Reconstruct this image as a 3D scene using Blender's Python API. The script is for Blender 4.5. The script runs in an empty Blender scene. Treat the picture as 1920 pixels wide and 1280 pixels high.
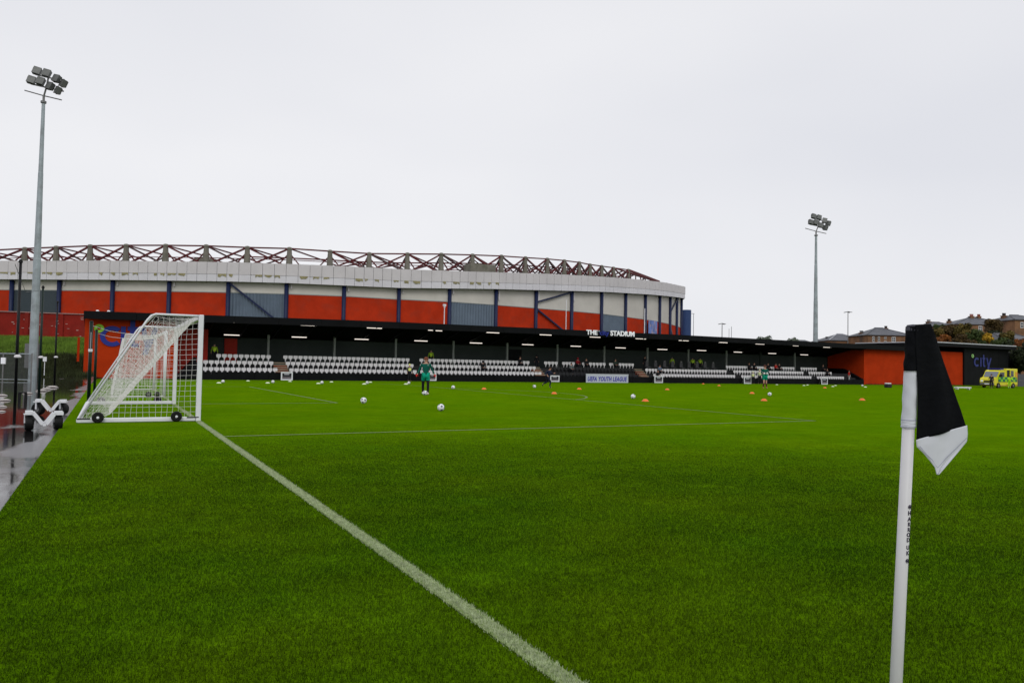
import bpy, math, random
import numpy as np
from mathutils import Vector, Matrix, Quaternion
random.seed(7); RNG = np.random.default_rng(11)
C = bpy.context.scene.collection
sc = bpy.context.scene
R = math.radians

# ------------------------------------------------------------------ camera
FPX, YAW, PIT, ROL = 1397.14, 0.495, 0.033, 0.019
CAM = np.array([-1.901, -35.307, 1.443])
fw = np.array([math.sin(YAW)*math.cos(PIT), math.cos(YAW)*math.cos(PIT), math.sin(PIT)])
r0 = np.array([math.cos(YAW), -math.sin(YAW), 0.0]); u0 = np.cross(r0, fw)
rt = r0*math.cos(ROL) + u0*math.sin(ROL); up = -r0*math.sin(ROL) + u0*math.cos(ROL)
cam = bpy.data.cameras.new('camera'); co = bpy.data.objects.new('camera', cam); C.objects.link(co)
cam.sensor_width = 36; cam.lens = FPX*36/1920; cam.clip_start = 0.05; cam.clip_end = 4000
co.matrix_world = Matrix(((rt[0], up[0], -fw[0], CAM[0]), (rt[1], up[1], -fw[1], CAM[1]),
                          (rt[2], up[2], -fw[2], CAM[2]), (0, 0, 0, 1)))
sc.camera = co

# ------------------------------------------------------------------ sky, sun, exposure
W = bpy.data.worlds.new('World'); sc.world = W; W.use_nodes = True
nt = W.node_tree; nt.nodes.clear()
N = nt.nodes.new; Lk = nt.links.new
out = N('ShaderNodeOutputWorld'); mixs = N('ShaderNodeMixShader')
bg1 = N('ShaderNodeBackground'); bg2 = N('ShaderNodeBackground')
sky = N('ShaderNodeTexSky'); sky.sky_type = 'NISHITA'; sky.sun_disc = False
sky.sun_elevation = R(38); sky.sun_rotation = R(200)
bg1.inputs[1].default_value = 0.08; Lk(sky.outputs[0], bg1.inputs[0])
tc = N('ShaderNodeTexCoord'); mp = N('ShaderNodeMapping'); mp.inputs['Scale'].default_value = (1, 1, 2.6)
nz = N('ShaderNodeTexNoise'); nz.inputs['Scale'].default_value = 1.3; nz.inputs['Detail'].default_value = 3
nz.inputs['Roughness'].default_value = 0.45
rp = N('ShaderNodeValToRGB'); rp.color_ramp.elements[0].position = 0.3; rp.color_ramp.elements[1].position = 0.72
rp.color_ramp.elements[0].color = (0.775, 0.785, 0.835, 1); rp.color_ramp.elements[1].color = (0.9, 0.9, 0.925, 1)
Lk(tc.outputs['Generated'], mp.inputs[0]); Lk(mp.outputs[0], nz.inputs['Vector']); Lk(nz.outputs[0], rp.inputs[0])
Lk(rp.outputs[0], bg2.inputs[0]); bg2.inputs[1].default_value = 1.0
mixs.inputs[0].default_value = 0.95
Lk(bg1.outputs[0], mixs.inputs[1]); Lk(bg2.outputs[0], mixs.inputs[2]); Lk(mixs.outputs[0], out.inputs[0])
sl = bpy.data.lights.new('sun', 'SUN'); sl.energy = 0.8; sl.angle = R(25); sl.color = (1.0, 0.97, 0.93)
so = bpy.data.objects.new('sun', sl); C.objects.link(so)
so.rotation_euler = (R(52), 0, R(-20))
sc.view_settings.view_transform = 'Standard'; sc.view_settings.look = 'None'
sc.view_settings.exposure = 0.0; sc.view_settings.gamma = 1.0

# ------------------------------------------------------------------ pixel -> place helpers (photo pixels, 1920 wide)
def ray(px, py): return (px-960)/FPX*rt - (py-640)/FPX*up + fw
def at_y(px, py, Y):
    d = ray(px, py); return CAM + d*(Y-CAM[1])/d[1]
def at_d(px, py, D): return CAM + ray(px, py)*D
def proj(p):
    d = np.array(p)-CAM; z = d@fw; return 960+FPX*(d@rt)/z, 640-FPX*(d@up)/z
def ss(t): t = min(max(t, 0.), 1.); return t*t*(3-2*t)
def zg(x, y):
    return -0.25*max(ss((y-8)/27), ss((x-55)/45))
def at_g(px, py, h=0.0):
    z = 0.0
    for _ in range(12):
        d = ray(px, py); p = CAM + d*(z+h-CAM[2])/d[2]; z = zg(p[0], p[1])
    return np.array([p[0], p[1], z])

# ------------------------------------------------------------------ materials
MATS = {}
def mat(name, col, rough=0.6, metal=0.0, var=0.0, vscale=4.0, bump=0.0, bscale=20.0, emit=None, spec=0.22,
        dirt=None, dscale=1.0, sheen=0.0, coat=0.0, alpha=None, tr=0.0):
    if name in MATS: return MATS[name]
    m = bpy.data.materials.new(name); m.use_nodes = True; t = m.node_tree; b = t.nodes['Principled BSDF']
    b.inputs['Base Color'].default_value = (*col, 1); b.inputs['Roughness'].default_value = rough
    b.inputs['Metallic'].default_value = metal; b.inputs['Specular IOR Level'].default_value = spec
    if sheen: b.inputs['Sheen Weight'].default_value = sheen
    if coat: b.inputs['Coat Weight'].default_value = coat
    if emit: b.inputs['Emission Color'].default_value = (*emit[0], 1); b.inputs['Emission Strength'].default_value = emit[1]
    if tr: b.inputs['Transmission Weight'].default_value = tr
    if var or bump or dirt:
        g = t.nodes.new('ShaderNodeTexCoord')
        if var:
            n = t.nodes.new('ShaderNodeTexNoise'); n.inputs['Scale'].default_value = vscale; n.inputs['Detail'].default_value = 6
            n.inputs['Roughness'].default_value = 0.65
            t.links.new(g.outputs['Object'], n.inputs['Vector'])
            mr = t.nodes.new('ShaderNodeMapRange'); mr.inputs[1].default_value = 0.3; mr.inputs[2].default_value = 0.7
            mr.inputs[3].default_value = 1-var; mr.inputs[4].default_value = 1+var
            t.links.new(n.outputs[0], mr.inputs[0])
            mx = t.nodes.new('ShaderNodeMix'); mx.data_type = 'RGBA'; mx.blend_type = 'MULTIPLY'; mx.inputs[0].default_value = 1
            mx.inputs[6].default_value = (*col, 1); t.links.new(mr.outputs[0], mx.inputs[7])
            last = mx.outputs[2]
            if dirt:
                n2 = t.nodes.new('ShaderNodeTexNoise'); n2.inputs['Scale'].default_value = dscale; n2.inputs['Detail'].default_value = 8
                t.links.new(g.outputs['Object'], n2.inputs['Vector'])
                r2 = t.nodes.new('ShaderNodeValToRGB'); r2.color_ramp.elements[0].position = 0.5; r2.color_ramp.elements[1].position = 0.68
                r2.color_ramp.elements[1].color = (0.75, 0.75, 0.75, 1)
                t.links.new(n2.outputs[0], r2.inputs[0])
                m2 = t.nodes.new('ShaderNodeMix'); m2.data_type = 'RGBA'; m2.inputs[7].default_value = (*dirt, 1)
                t.links.new(r2.outputs[0], m2.inputs[0]); t.links.new(last, m2.inputs[6]); last = m2.outputs[2]
            t.links.new(last, b.inputs['Base Color'])
        if bump:
            n3 = t.nodes.new('ShaderNodeTexNoise'); n3.inputs['Scale'].default_value = bscale; n3.inputs['Detail'].default_value = 5
            t.links.new(g.outputs['Object'], n3.inputs['Vector'])
            bp = t.nodes.new('ShaderNodeBump'); bp.inputs['Strength'].default_value = bump; bp.inputs['Distance'].default_value = 0.02
            t.links.new(n3.outputs[0], bp.inputs['Height']); t.links.new(bp.outputs[0], b.inputs['Normal'])
    MATS[name] = m; return m

WHITE = mat('white_paint', (0.78, 0.79, 0.82), 0.35, var=0.05, vscale=3)
WHITEPL = mat('white_plastic', (0.74, 0.72, 0.74), 0.4, var=0.06, vscale=0.7)
SEATW = mat('seat_plastic', (0.74, 0.72, 0.74), 0.45, var=0.1, vscale=0.35)
NETM = mat('net_cord', (0.76, 0.75, 0.72), 0.8)
BLACK = mat('black_rubber', (0.006, 0.006, 0.006), 0.55, var=0.25, vscale=8)
BLKM = mat('black_metal', (0.006, 0.006, 0.007), 0.45, var=0.3, vscale=0.6)
BLKPAN = mat('black_cladding', (0.006, 0.0065, 0.0075), 0.6, spec=0.08, var=0.3, vscale=0.4)
GRNPOLE = mat('dark_green_paint', (0.006, 0.018, 0.013), 0.35)
GALV = mat('galvanised_steel', (0.36, 0.41, 0.43), 0.5, metal=0.25, var=0.22, vscale=1.2, dirt=(0.2, 0.21, 0.21), dscale=0.9)
GALVD = mat('dull_steel', (0.2, 0.2, 0.2), 0.5, metal=0.4, var=0.2, vscale=3)
STEELG = mat('grey_column_paint', (0.3, 0.32, 0.3), 0.5, var=0.1)
REDW = mat('red_render', (0.43, 0.036, 0.006), 0.9, spec=0.05, var=0.16, vscale=0.5, bump=0.3, bscale=9)
REDIN = mat('red_door_paint', (0.4, 0.02, 0.008), 0.6, var=0.1)
REDBR = mat('red_brick_infill', (0.46, 0.035, 0.010), 0.9, spec=0.06, var=0.2, vscale=0.35, bump=0.25, bscale=6, dirt=(0.36, 0.04, 0.018), dscale=0.5)
REDOLD = mat('weathered_red_wall', (0.22, 0.014, 0.008), 0.85, var=0.3, vscale=0.6, bump=0.3, dirt=(0.2, 0.03, 0.02), dscale=0.5)
CREAM = mat('cream_cladding', (0.6, 0.575, 0.52), 0.7, var=0.09, vscale=0.25)
FASC = mat('fascia_grey', (0.62, 0.595, 0.6), 0.6, var=0.07, vscale=0.3)
FASCLO = mat('fascia_lower_grey', (0.68, 0.67, 0.7), 0.5, var=0.07, vscale=0.3)
BLUE = mat('navy_column_paint', (0.012, 0.02, 0.065), 0.45, var=0.15)
CORR = mat('corrugated_steel', (0.13, 0.17, 0.22), 0.45, metal=0.2, var=0.12, vscale=0.4)
DGREY = mat('dark_grey_shutter', (0.045, 0.06, 0.07), 0.6, var=0.12)
CONC = mat('stained_concrete', (0.18, 0.17, 0.14), 0.85, var=0.25, vscale=0.5, dirt=(0.11, 0.11, 0.08), dscale=0.6)
TRUSS = mat('red_steel', (0.1, 0.014, 0.016), 0.5, var=0.3, vscale=0.2)
TRUSSD = mat('dull_brown_steel', (0.07, 0.035, 0.035), 0.5, var=0.3, vscale=0.2)
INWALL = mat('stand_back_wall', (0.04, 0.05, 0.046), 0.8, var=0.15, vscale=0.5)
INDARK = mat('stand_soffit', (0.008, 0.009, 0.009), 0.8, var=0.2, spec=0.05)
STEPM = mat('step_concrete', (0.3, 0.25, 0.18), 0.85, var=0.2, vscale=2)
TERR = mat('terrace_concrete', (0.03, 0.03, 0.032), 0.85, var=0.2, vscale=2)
TUBE = mat('fluorescent_tube', (0.9, 0.9, 0.9), 0.5, emit=((1.0, 0.88, 0.8), 1.1))
LOGOB = mat('logo_blue', (0.022, 0.035, 0.26), 0.5)
LOGOD = mat('logo_dark_blue', (0.03, 0.04, 0.2), 0.5)
LOGOG = mat('logo_green', (0.3, 0.62, 0.04), 0.5)
LETTW = mat('letter_white', (0.85, 0.86, 0.9), 0.4, emit=((1, 1, 1), 0.12))
BOARDM = mat('board_face', (0.52, 0.55, 0.63), 0.4, var=0.04)
BOARDT = mat('board_letter_blue', (0.05, 0.05, 0.36), 0.4)
GLASS = mat('dark_glass', (0.02, 0.025, 0.03), 0.08, spec=0.8)
SLATE = mat('slate_roof', (0.1, 0.105, 0.12), 0.55, var=0.25, vscale=0.6, bump=0.3, bscale=3)
SAND = mat('sandstone', (0.22, 0.115, 0.06), 0.85, var=0.4, vscale=0.5, dirt=(0.1, 0.07, 0.055), dscale=0.4)
LEAD = mat('lead_flashing', (0.55, 0.56, 0.6), 0.5)
ORANGE = mat('orange_plastic', (0.85, 0.2, 0.04), 0.45)
BALLW = mat('ball_white', (0.85, 0.85, 0.87), 0.35)
BALLD = mat('ball_panel_grey', (0.1, 0.11, 0.16), 0.4)
BARK = mat('bark', (0.06, 0.045, 0.035), 0.9, var=0.3)
SKIN = mat('skin', (0.55, 0.3, 0.22), 0.55)

# ------------------------------------------------------------------ mesh helpers
class MB:
    def __init__(s): s.v = []; s.f = []; s.m = []; s.cur = 0
    def add(s, vs, fs):
        o = len(s.v); s.v += [tuple(map(float, v)) for v in vs]; s.f += [tuple(i+o for i in f) for f in fs]; s.m += [s.cur]*len(fs); return s
    def box(s, x0, x1, y0, y1, z0, z1):
        return s.add([(x0,y0,z0),(x1,y0,z0),(x1,y1,z0),(x0,y1,z0),(x0,y0,z1),(x1,y0,z1),(x1,y1,z1),(x0,y1,z1)],
                     [(0,3,2,1),(4,5,6,7),(0,1,5,4),(1,2,6,5),(2,3,7,6),(3,0,4,7)])
    def bar(s, a, b, w, h=None, upv=(0,0,1)):
        a = Vector(a); b = Vector(b); d = (b-a); 
        if d.length < 1e-6: return s
        d.normalize(); h = w if h is None else h; u = Vector(upv)
        if abs(d.dot(u)) > 0.98: u = Vector((0,1,0))
        x = d.cross(u).normalized(); y = x.cross(d).normalized()
        c = [x*(w/2)*i + y*(h/2)*j for i, j in ((-1,-1),(1,-1),(1,1),(-1,1))]
        return s.add([a+k for k in c]+[b+k for k in c], [(3,2,1,0),(4,5,6,7),(0,1,5,4),(1,2,6,5),(2,3,7,6),(3,0,4,7)])
    def tube(s, pts, r, n=8, r2=None, cap=True):
        P = [Vector(p) for p in pts]; k = len(P); rs = [r + ((r2 if r2 is not None else r)-r)*i/(k-1) for i in range(k)]
        vs = []; x = None
        for i, p in enumerate(P):
            d = ((P[min(i+1,k-1)]-P[max(i-1,0)])).normalized()
            if x is None:
                u = Vector((0,0,1)) if abs(d.z) < 0.9 else Vector((0,1,0)); x = d.cross(u).normalized()
            else: x = (x - d*x.dot(d)).normalized()
            y = d.cross(x)
            for j in range(n):
                a = 2*math.pi*j/n; vs.append(p + (x*math.cos(a)+y*math.sin(a))*rs[i])
        fs = [(i*n+j, i*n+(j+1)%n, (i+1)*n+(j+1)%n, (i+1)*n+j) for i in range(k-1) for j in range(n)]
        if cap: fs += [tuple(range(n-1,-1,-1)), tuple((k-1)*n+j for j in range(n))]
        return s.add(vs, fs)
    def lathe(s, prof, n=12, c=(0,0,0), axis='z'):
        vs = []; k = len(prof)
        for (r, z) in prof:
            for j in range(n):
                a = 2*math.pi*j/n; v = (r*math.cos(a), r*math.sin(a), z)
                if axis == 'x': v = (v[2], v[0], v[1])
                if axis == 'y': v = (v[0], v[2], v[1])
                vs.append((v[0]+c[0], v[1]+c[1], v[2]+c[2]))
        fs = [(i*n+j, i*n+(j+1)%n, (i+1)*n+(j+1)%n, (i+1)*n+j) for i in range(k-1) for j in range(n)]
        return s.add(vs, fs)
    def prism(s, poly, a, b, axis='y'):
        n = len(poly)
        def P(p, t): return {'y': (p[0], t, p[1]), 'x': (t, p[0], p[1]), 'z': (p[0], p[1], t)}[axis]
        return s.add([P(p, a) for p in poly]+[P(p, b) for p in poly],
                     [tuple(range(n)), tuple(range(2*n-1, n-1, -1))] + [(i, (i+1) % n + 0, (i+1) % n + n, i+n) for i in range(n)])
    def build(s, name, m, parent=None, smooth=False, bevel=0):
        me = bpy.data.meshes.new(name); me.from_pydata(s.v, [], s.f)
        for k in (m if isinstance(m, (list, tuple)) else [m]): me.materials.append(k)
        if isinstance(m, (list, tuple)): me.polygons.foreach_set('material_index', s.m)
        me.validate(); me.update()
        if smooth:
            for p in me.polygons: p.use_smooth = True
        o = bpy.data.objects.new(name, me); C.objects.link(o)
        if parent: o.parent = parent
        if bevel:
            b = o.modifiers.new('bevel', 'BEVEL'); b.width = bevel; b.segments = 2; b.limit_method = 'ANGLE'
        return o

def tag(o, label=None, cat=None, group=None, kind=None):
    if label: o['label'] = label
    if cat: o['category'] = cat
    if group: o['group'] = group
    if kind: o['kind'] = kind
    return o
def empty(name, loc, rz=0.0):
    o = bpy.data.objects.new(name, None); C.objects.link(o); o.location = [float(v) for v in loc]; o.rotation_euler = (0, 0, rz)
    o.empty_display_size = 0.2; return o
KIDS = {}
def copy_tree(o, parent=None):
    c = o.copy(); C.objects.link(c); c.parent = parent
    for ch in [x for x in C.objects if x.parent == o]: copy_tree(ch, c)
    return c
def text(name, body, size, m, parent, loc, rot, off=0.0, ext=0.01, shear=0.0, sx=1.0, align='LEFT', space=1.0):
    cu = bpy.data.curves.new(name, 'FONT'); cu.body = body; cu.size = size; cu.offset = off; cu.extrude = ext; cu.shear = shear
    cu.align_x = align; cu.space_character = space; cu.resolution_u = 3
    t = bpy.data.objects.new('tmp', cu); C.objects.link(t)
    dg = bpy.context.evaluated_depsgraph_get(); me = bpy.data.meshes.new_from_object(t.evaluated_get(dg))
    bpy.data.objects.remove(t); me.materials.clear(); me.materials.append(m)
    o = bpy.data.objects.new(name, me); C.objects.link(o); o.parent = parent; o.location = loc; o.rotation_euler = rot; o.scale = (sx, 1, 1)
    return o
ORD = ['first','second','third','fourth','fifth','sixth','seventh','eighth','ninth','tenth','eleventh','twelfth','thirteenth',
 'fourteenth','fifteenth','sixteenth','seventeenth','eighteenth','nineteenth','twentieth','twenty-first','twenty-second',
 'twenty-third','twenty-fourth','twenty-fifth','twenty-sixth','twenty-seventh','twenty-eighth','twenty-ninth','thirtieth']
def ordn(i):
    return ORD[i] if i < 30 else ['thirty', 'forty', 'fifty'][(i+1)//10-3] + ('-'+ORD[(i+1) % 10-1] if (i+1) % 10 else 'th') if (i+1) % 10 else ['fortieth','fiftieth','sixtieth'][(i+1)//10-4]

# ================================================================== GROUND
def ground_sheet(name, xs, ys, zf, m, kind='structure'):
    nx, ny = len(xs), len(ys); v = [(float(x), float(y), zf(x, y)) for y in ys for x in xs]
    f = [(j*nx+i, j*nx+i+1, (j+1)*nx+i+1, (j+1)*nx+i) for j in range(ny-1) for i in range(nx-1)]
    me = bpy.data.meshes.new(name); me.from_pydata(v, [], f); me.materials.append(m)
    for p in me.polygons: p.use_smooth = True
    o = bpy.data.objects.new(name, me); C.objects.link(o); tag(o, kind=kind); return o

def grass_color_nodes(t, scale=1.0, blade=False):
    """wet mown turf: mowing bands, blotches and fine grain, all in world position"""
    nd = t.nodes; lk = t.links
    g = nd.new('ShaderNodeNewGeometry')
    def noise(s, det=4, rough=0.6, mapv=(1,1,1)):
        m = nd.new('ShaderNodeMapping'); m.inputs['Scale'].default_value = mapv; lk.new(g.outputs['Position'], m.inputs[0])
        n = nd.new('ShaderNodeTexNoise'); n.inputs['Scale'].default_value = s; n.inputs['Detail'].default_value = det; n.inputs['Roughness'].default_value = rough
        lk.new(m.outputs[0], n.inputs['Vector']); return n.outputs[0]
    def mr(x, a, b, c, d):
        r = nd.new('ShaderNodeMapRange'); lk.new(x, r.inputs[0])
        for i, q in enumerate((a, b, c, d)): r.inputs[i+1].default_value = q
        return r.outputs[0]
    def mul(a, b):
        m = nd.new('ShaderNodeMath'); m.operation = 'MULTIPLY'; lk.new(a, m.inputs[0]); lk.new(b, m.inputs[1]); return m.outputs[0]
    ramp = nd.new('ShaderNodeValToRGB'); e = ramp.color_ramp.elements
    e[0].position = 0.3; e[0].color = (0.028, 0.080, 0.0012, 1); e[1].position = 0.72; e[1].color = (0.062, 0.110, 0.0012, 1)
    lk.new(noise(0.42, 6, 0.62), ramp.inputs[0])
    # mowing bands across the pitch
    sx = nd.new('ShaderNodeSeparateXYZ'); lk.new(g.outputs['Position'], sx.inputs[0])
    w = nd.new('ShaderNodeMath'); w.operation = 'MULTIPLY'; w.inputs[1].default_value = 2*math.pi/11.0; lk.new(sx.outputs[1], w.inputs[0])
    s = nd.new('ShaderNodeMath'); s.operation = 'SINE'; lk.new(w.outputs[0], s.inputs[0])
    band = mr(s.outputs[0], -0.9, 0.9, 0.975, 1.025)
    mid = mr(noise(3.0, 6, 0.7), 0.3, 0.7, 0.84, 1.17)
    patch = mul(mr(noise(0.8, 3, 0.55, (1, 1.6, 1)), 0.35, 0.65, 0.82, 1.17), mr(noise(2.1, 4, 0.6), 0.56, 0.70, 1.0, 1.4))
    fine = mr(noise(26.0, 3, 0.7), 0.3, 0.7, 0.72, 1.3)
    vf = mr(noise(140.0, 2, 0.7), 0.3, 0.7, 0.7, 1.32)
    big = mr(noise(0.11, 3, 0.5), 0.3, 0.7, 0.9, 1.1)
    k = mul(mul(mul(mul(band, patch), mid), big), mul(fine, vf) if not blade else mr(noise(26.0, 3, 0.7), 0.3, 0.7, 0.86, 1.14))
    mx = nd.new('ShaderNodeMix'); mx.data_type = 'RGBA'; mx.blend_type = 'MULTIPLY'; mx.inputs[0].default_value = 1
    lk.new(ramp.outputs[0], mx.inputs[6]); lk.new(k, mx.inputs[7])
    return mx.outputs[2], g

GRASS = bpy.data.materials.new('pitch_turf'); GRASS.use_nodes = True
t = GRASS.node_tree; b = t.nodes['Principled BSDF']; colo, g = grass_color_nodes(t)
t.links.new(colo, b.inputs['Base Color']); b.inputs['Roughness'].default_value = 0.9; b.inputs['Specular IOR Level'].default_value = 0.0
b.inputs['Sheen Weight'].default_value = 0.5; b.inputs['Sheen Roughness'].default_value = 0.35; b.inputs['Sheen Tint'].default_value = (0.26, 0.56, 0.0, 1)
n = t.nodes.new('ShaderNodeTexNoise'); n.inputs['Scale'].default_value = 60; n.inputs['Detail'].default_value = 4
t.links.new(g.outputs['Position'], n.inputs['Vector']); bp = t.nodes.new('ShaderNodeBump'); bp.inputs['Strength'].default_value = 0.5
bp.inputs['Distance'].default_value = 0.02; t.links.new(n.outputs[0], bp.inputs['Height']); t.links.new(bp.outputs[0], b.inputs['Normal'])
BLADE = bpy.data.materials.new('grass_blade'); BLADE.use_nodes = True
t = BLADE.node_tree; b = t.nodes['Principled BSDF']; colo, g = grass_color_nodes(t, blade=True)
rnd = t.nodes.new('ShaderNodeAttribute'); rnd.attribute_name = 'shade'
mx = t.nodes.new('ShaderNodeMix'); mx.data_type = 'RGBA'; mx.blend_type = 'MULTIPLY'; mx.inputs[0].default_value = 1
t.links.new(colo, mx.inputs[6]); t.links.new(rnd.outputs['Fac'], mx.inputs[7]); t.links.new(mx.outputs[2], b.inputs['Base Color'])
b.inputs['Roughness'].default_value = 0.55; b.inputs['Specular IOR Level'].default_value = 0.04
BLADEW = mat('chalked_blade', (0.42, 0.48, 0.3), 0.8, var=0.6, vscale=30)

# chalk line: paint on the turf, worn through in places
CHALK = bpy.data.materials.new('line_chalk'); CHALK.use_nodes = True
t = CHALK.node_tree; b = t.nodes['Principled BSDF']; b.inputs['Roughness'].default_value = 0.9; b.inputs['Specular IOR Level'].default_value = 0.1
g = t.nodes.new('ShaderNodeNewGeometry'); n = t.nodes.new('ShaderNodeTexNoise'); n.inputs['Scale'].default_value = 55; n.inputs['Detail'].default_value = 5
n.inputs['Roughness'].default_value = 0.75
t.links.new(g.outputs['Position'], n.inputs['Vector']); r_ = t.nodes.new('ShaderNodeValToRGB')
r_.color_ramp.elements[0].position = 0.34; r_.color_ramp.elements[0].color = (0.06, 0.12, 0.015, 1)
r_.color_ramp.elements[1].position = 0.62; r_.color_ramp.elements[1].color = (0.27, 0.34, 0.13, 1)
t.links.new(n.outputs[0], r_.inputs[0]); t.links.new(r_.outputs[0], b.inputs['Base Color'])

EDGE = -2.75
xs = np.r_[EDGE, np.linspace(0, 60, 21), np.linspace(65, 125, 13), 160, 200]; ys = np.r_[np.linspace(-60, 5, 14), np.linspace(8, 35.0, 19)]
ground_sheet('pitch_turf', xs, ys, zg, GRASS)
FARG = mat('rough_ground', (0.05, 0.075, 0.02), 0.95, var=0.3, vscale=0.2)
gx = np.r_[-1500, -600, -200, -60, -20, 0, 60, 130, 200, 400, 800, 1500]; gy = np.r_[-900, -300, -60, 0, 35, 60, 100, 200, 500, 1000, 2000]
ground_sheet('ground', gx, gy, lambda x, y: -0.6, FARG)

# wet paving / standing water left of the turf
WET = bpy.data.materials.new('wet_paving'); WET.use_nodes = True
t = WET.node_tree; b = t.nodes['Principled BSDF']; g = t.nodes.new('ShaderNodeNewGeometry')
mp_ = t.nodes.new('ShaderNodeMapping'); mp_.inputs['Scale'].default_value = (1.0, 0.38, 1); t.links.new(g.outputs['Position'], mp_.inputs[0])
n = t.nodes.new('ShaderNodeTexNoise'); n.inputs['Scale'].default_value = 0.9; n.inputs['Detail'].default_value = 5; t.links.new(mp_.outputs[0], n.inputs['Vector'])
sx = t.nodes.new('ShaderNodeSeparateXYZ'); t.links.new(g.outputs['Position'], sx.inputs[0])
er = t.nodes.new('ShaderNodeMapRange'); t.links.new(sx.outputs[0], er.inputs[0])
for i, q in enumerate((-3.5, -2.85, 0.0, 0.3)): er.inputs[i+1].default_value = q
ad = t.nodes.new('ShaderNodeMath'); ad.operation = 'ADD'; t.links.new(n.outputs[0], ad.inputs[0]); t.links.new(er.outputs[0], ad.inputs[1])
wr = t.nodes.new('ShaderNodeMapRange'); t.links.new(ad.outputs[0], wr.inputs[0])
for i, q in enumerate((0.64, 0.74, 0.0, 1.0)): wr.inputs[i+1].default_value = q
cr = t.nodes.new('ShaderNodeMix'); cr.data_type = 'RGBA'; t.links.new(wr.outputs[0], cr.inputs[0])
cr.inputs[6].default_value = (0.012, 0.011, 0.011, 1); cr.inputs[7].default_value = (0.10, 0.095, 0.105, 1)
n2 = t.nodes.new('ShaderNodeTexNoise'); n2.inputs['Scale'].default_value = 14; n2.inputs['Detail'].default_value = 6; t.links.new(g.outputs['Position'], n2.inputs['Vector'])
m3 = t.nodes.new('ShaderNodeMapRange'); t.links.new(n2.outputs[0], m3.inputs[0])
for i, q in enumerate((0.3, 0.7, 0.75, 1.25)): m3.inputs[i+1].default_value = q
cm = t.nodes.new('ShaderNodeMix'); cm.data_type = 'RGBA'; cm.blend_type = 'MULTIPLY'; cm.inputs[0].default_value = 1
t.links.new(cr.outputs[2], cm.inputs[6]); t.links.new(m3.outputs[0], cm.inputs[7]); t.links.new(cm.outputs[2], b.inputs['Base Color'])
rr = t.nodes.new('ShaderNodeMapRange'); t.links.new(wr.outputs[0], rr.inputs[0]); rr.inputs[3].default_value = 0.06; rr.inputs[4].default_value = 0.25
t.links.new(rr.outputs[0], b.inputs['Roughness']); b.inputs['IOR'].default_value = 1.40; b.inputs['Specular IOR Level'].default_value = 0.5
bp = t.nodes.new('ShaderNodeBump'); bp.inputs['Strength'].default_value = 0.06; bp.inputs['Distance'].default_value = 0.01
n4 = t.nodes.new('ShaderNodeTexNoise'); n4.inputs['Scale'].default_value = 7; t.links.new(g.outputs['Position'], n4.inputs['Vector'])
t.links.new(n4.outputs[0], bp.inputs['Height']); t.links.new(bp.outputs[0], b.inputs['Normal'])
m = MB(); m.box(-60, EDGE-0.002, -60, 38, -0.3, -0.03); tag(m.build('wet_paving', WET), kind='structure')
KERB = mat('edging_stone', (0.3, 0.29, 0.3), 0.5, var=0.15)

# painted lines (sheets a few mm above the turf)
def strip(name, pts, w, closed=False):
    m = MB(); L = []
    P = [np.array(p, float) for p in pts]; k = len(P)
    for i, p in enumerate(P):
        d = P[min(i+1, k-1)]-P[max(i-1, 0)]; d /= np.linalg.norm(d); nn = np.array([-d[1], d[0]])
        for s in (-1, 1):
            q = p+nn*s*w/2; L.append((q[0], q[1], zg(q[0], q[1])+0.006))
    m.add(L, [(2*i, 2*i+2, 2*i+3, 2*i+1) for i in range(k-1)])
    return tag(m.build(name, CHALK), kind='structure')
def seg(a, b, n=24): return [np.array(a)*(1-t)+np.array(b)*t for t in np.linspace(0, 1, n)]
LW = 0.112
strip('goal_line_marking', seg((0, -34), (0, 34), 60), LW)
strip('touchline_marking', seg((0.06, -34), (100, -34), 60), LW)
strip('touchline_marking', seg((0.06, 33.9), (100, 33.9), 60), LW)
strip('penalty_area_marking', seg((0.06, -20.2), (16.4, -20.2)) + seg((16.44, -20.2), (16.44, 20.16), 50) + seg((16.4, 20.2), (0.06, 20.2)), LW)
strip('goal_area_marking', seg((0.06, -8.75), (5.3, -8.75)) + seg((5.35, -8.7), (5.1, 8.7)) + seg((5.05, 8.7), (0.06, 8.7)), LW)
ac = math.acos(5.5/9.15)
strip('penalty_arc_marking', [(11+9.15*math.cos(a), 9.15*math.sin(a)) for a in np.linspace(-ac, ac, 40)], LW)
strip('corner_arc_marking', [(1.0*math.cos(a), -34+1.0*math.sin(a)) for a in np.linspace(0.06, math.pi/2-0.06, 12)], LW)

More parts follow.
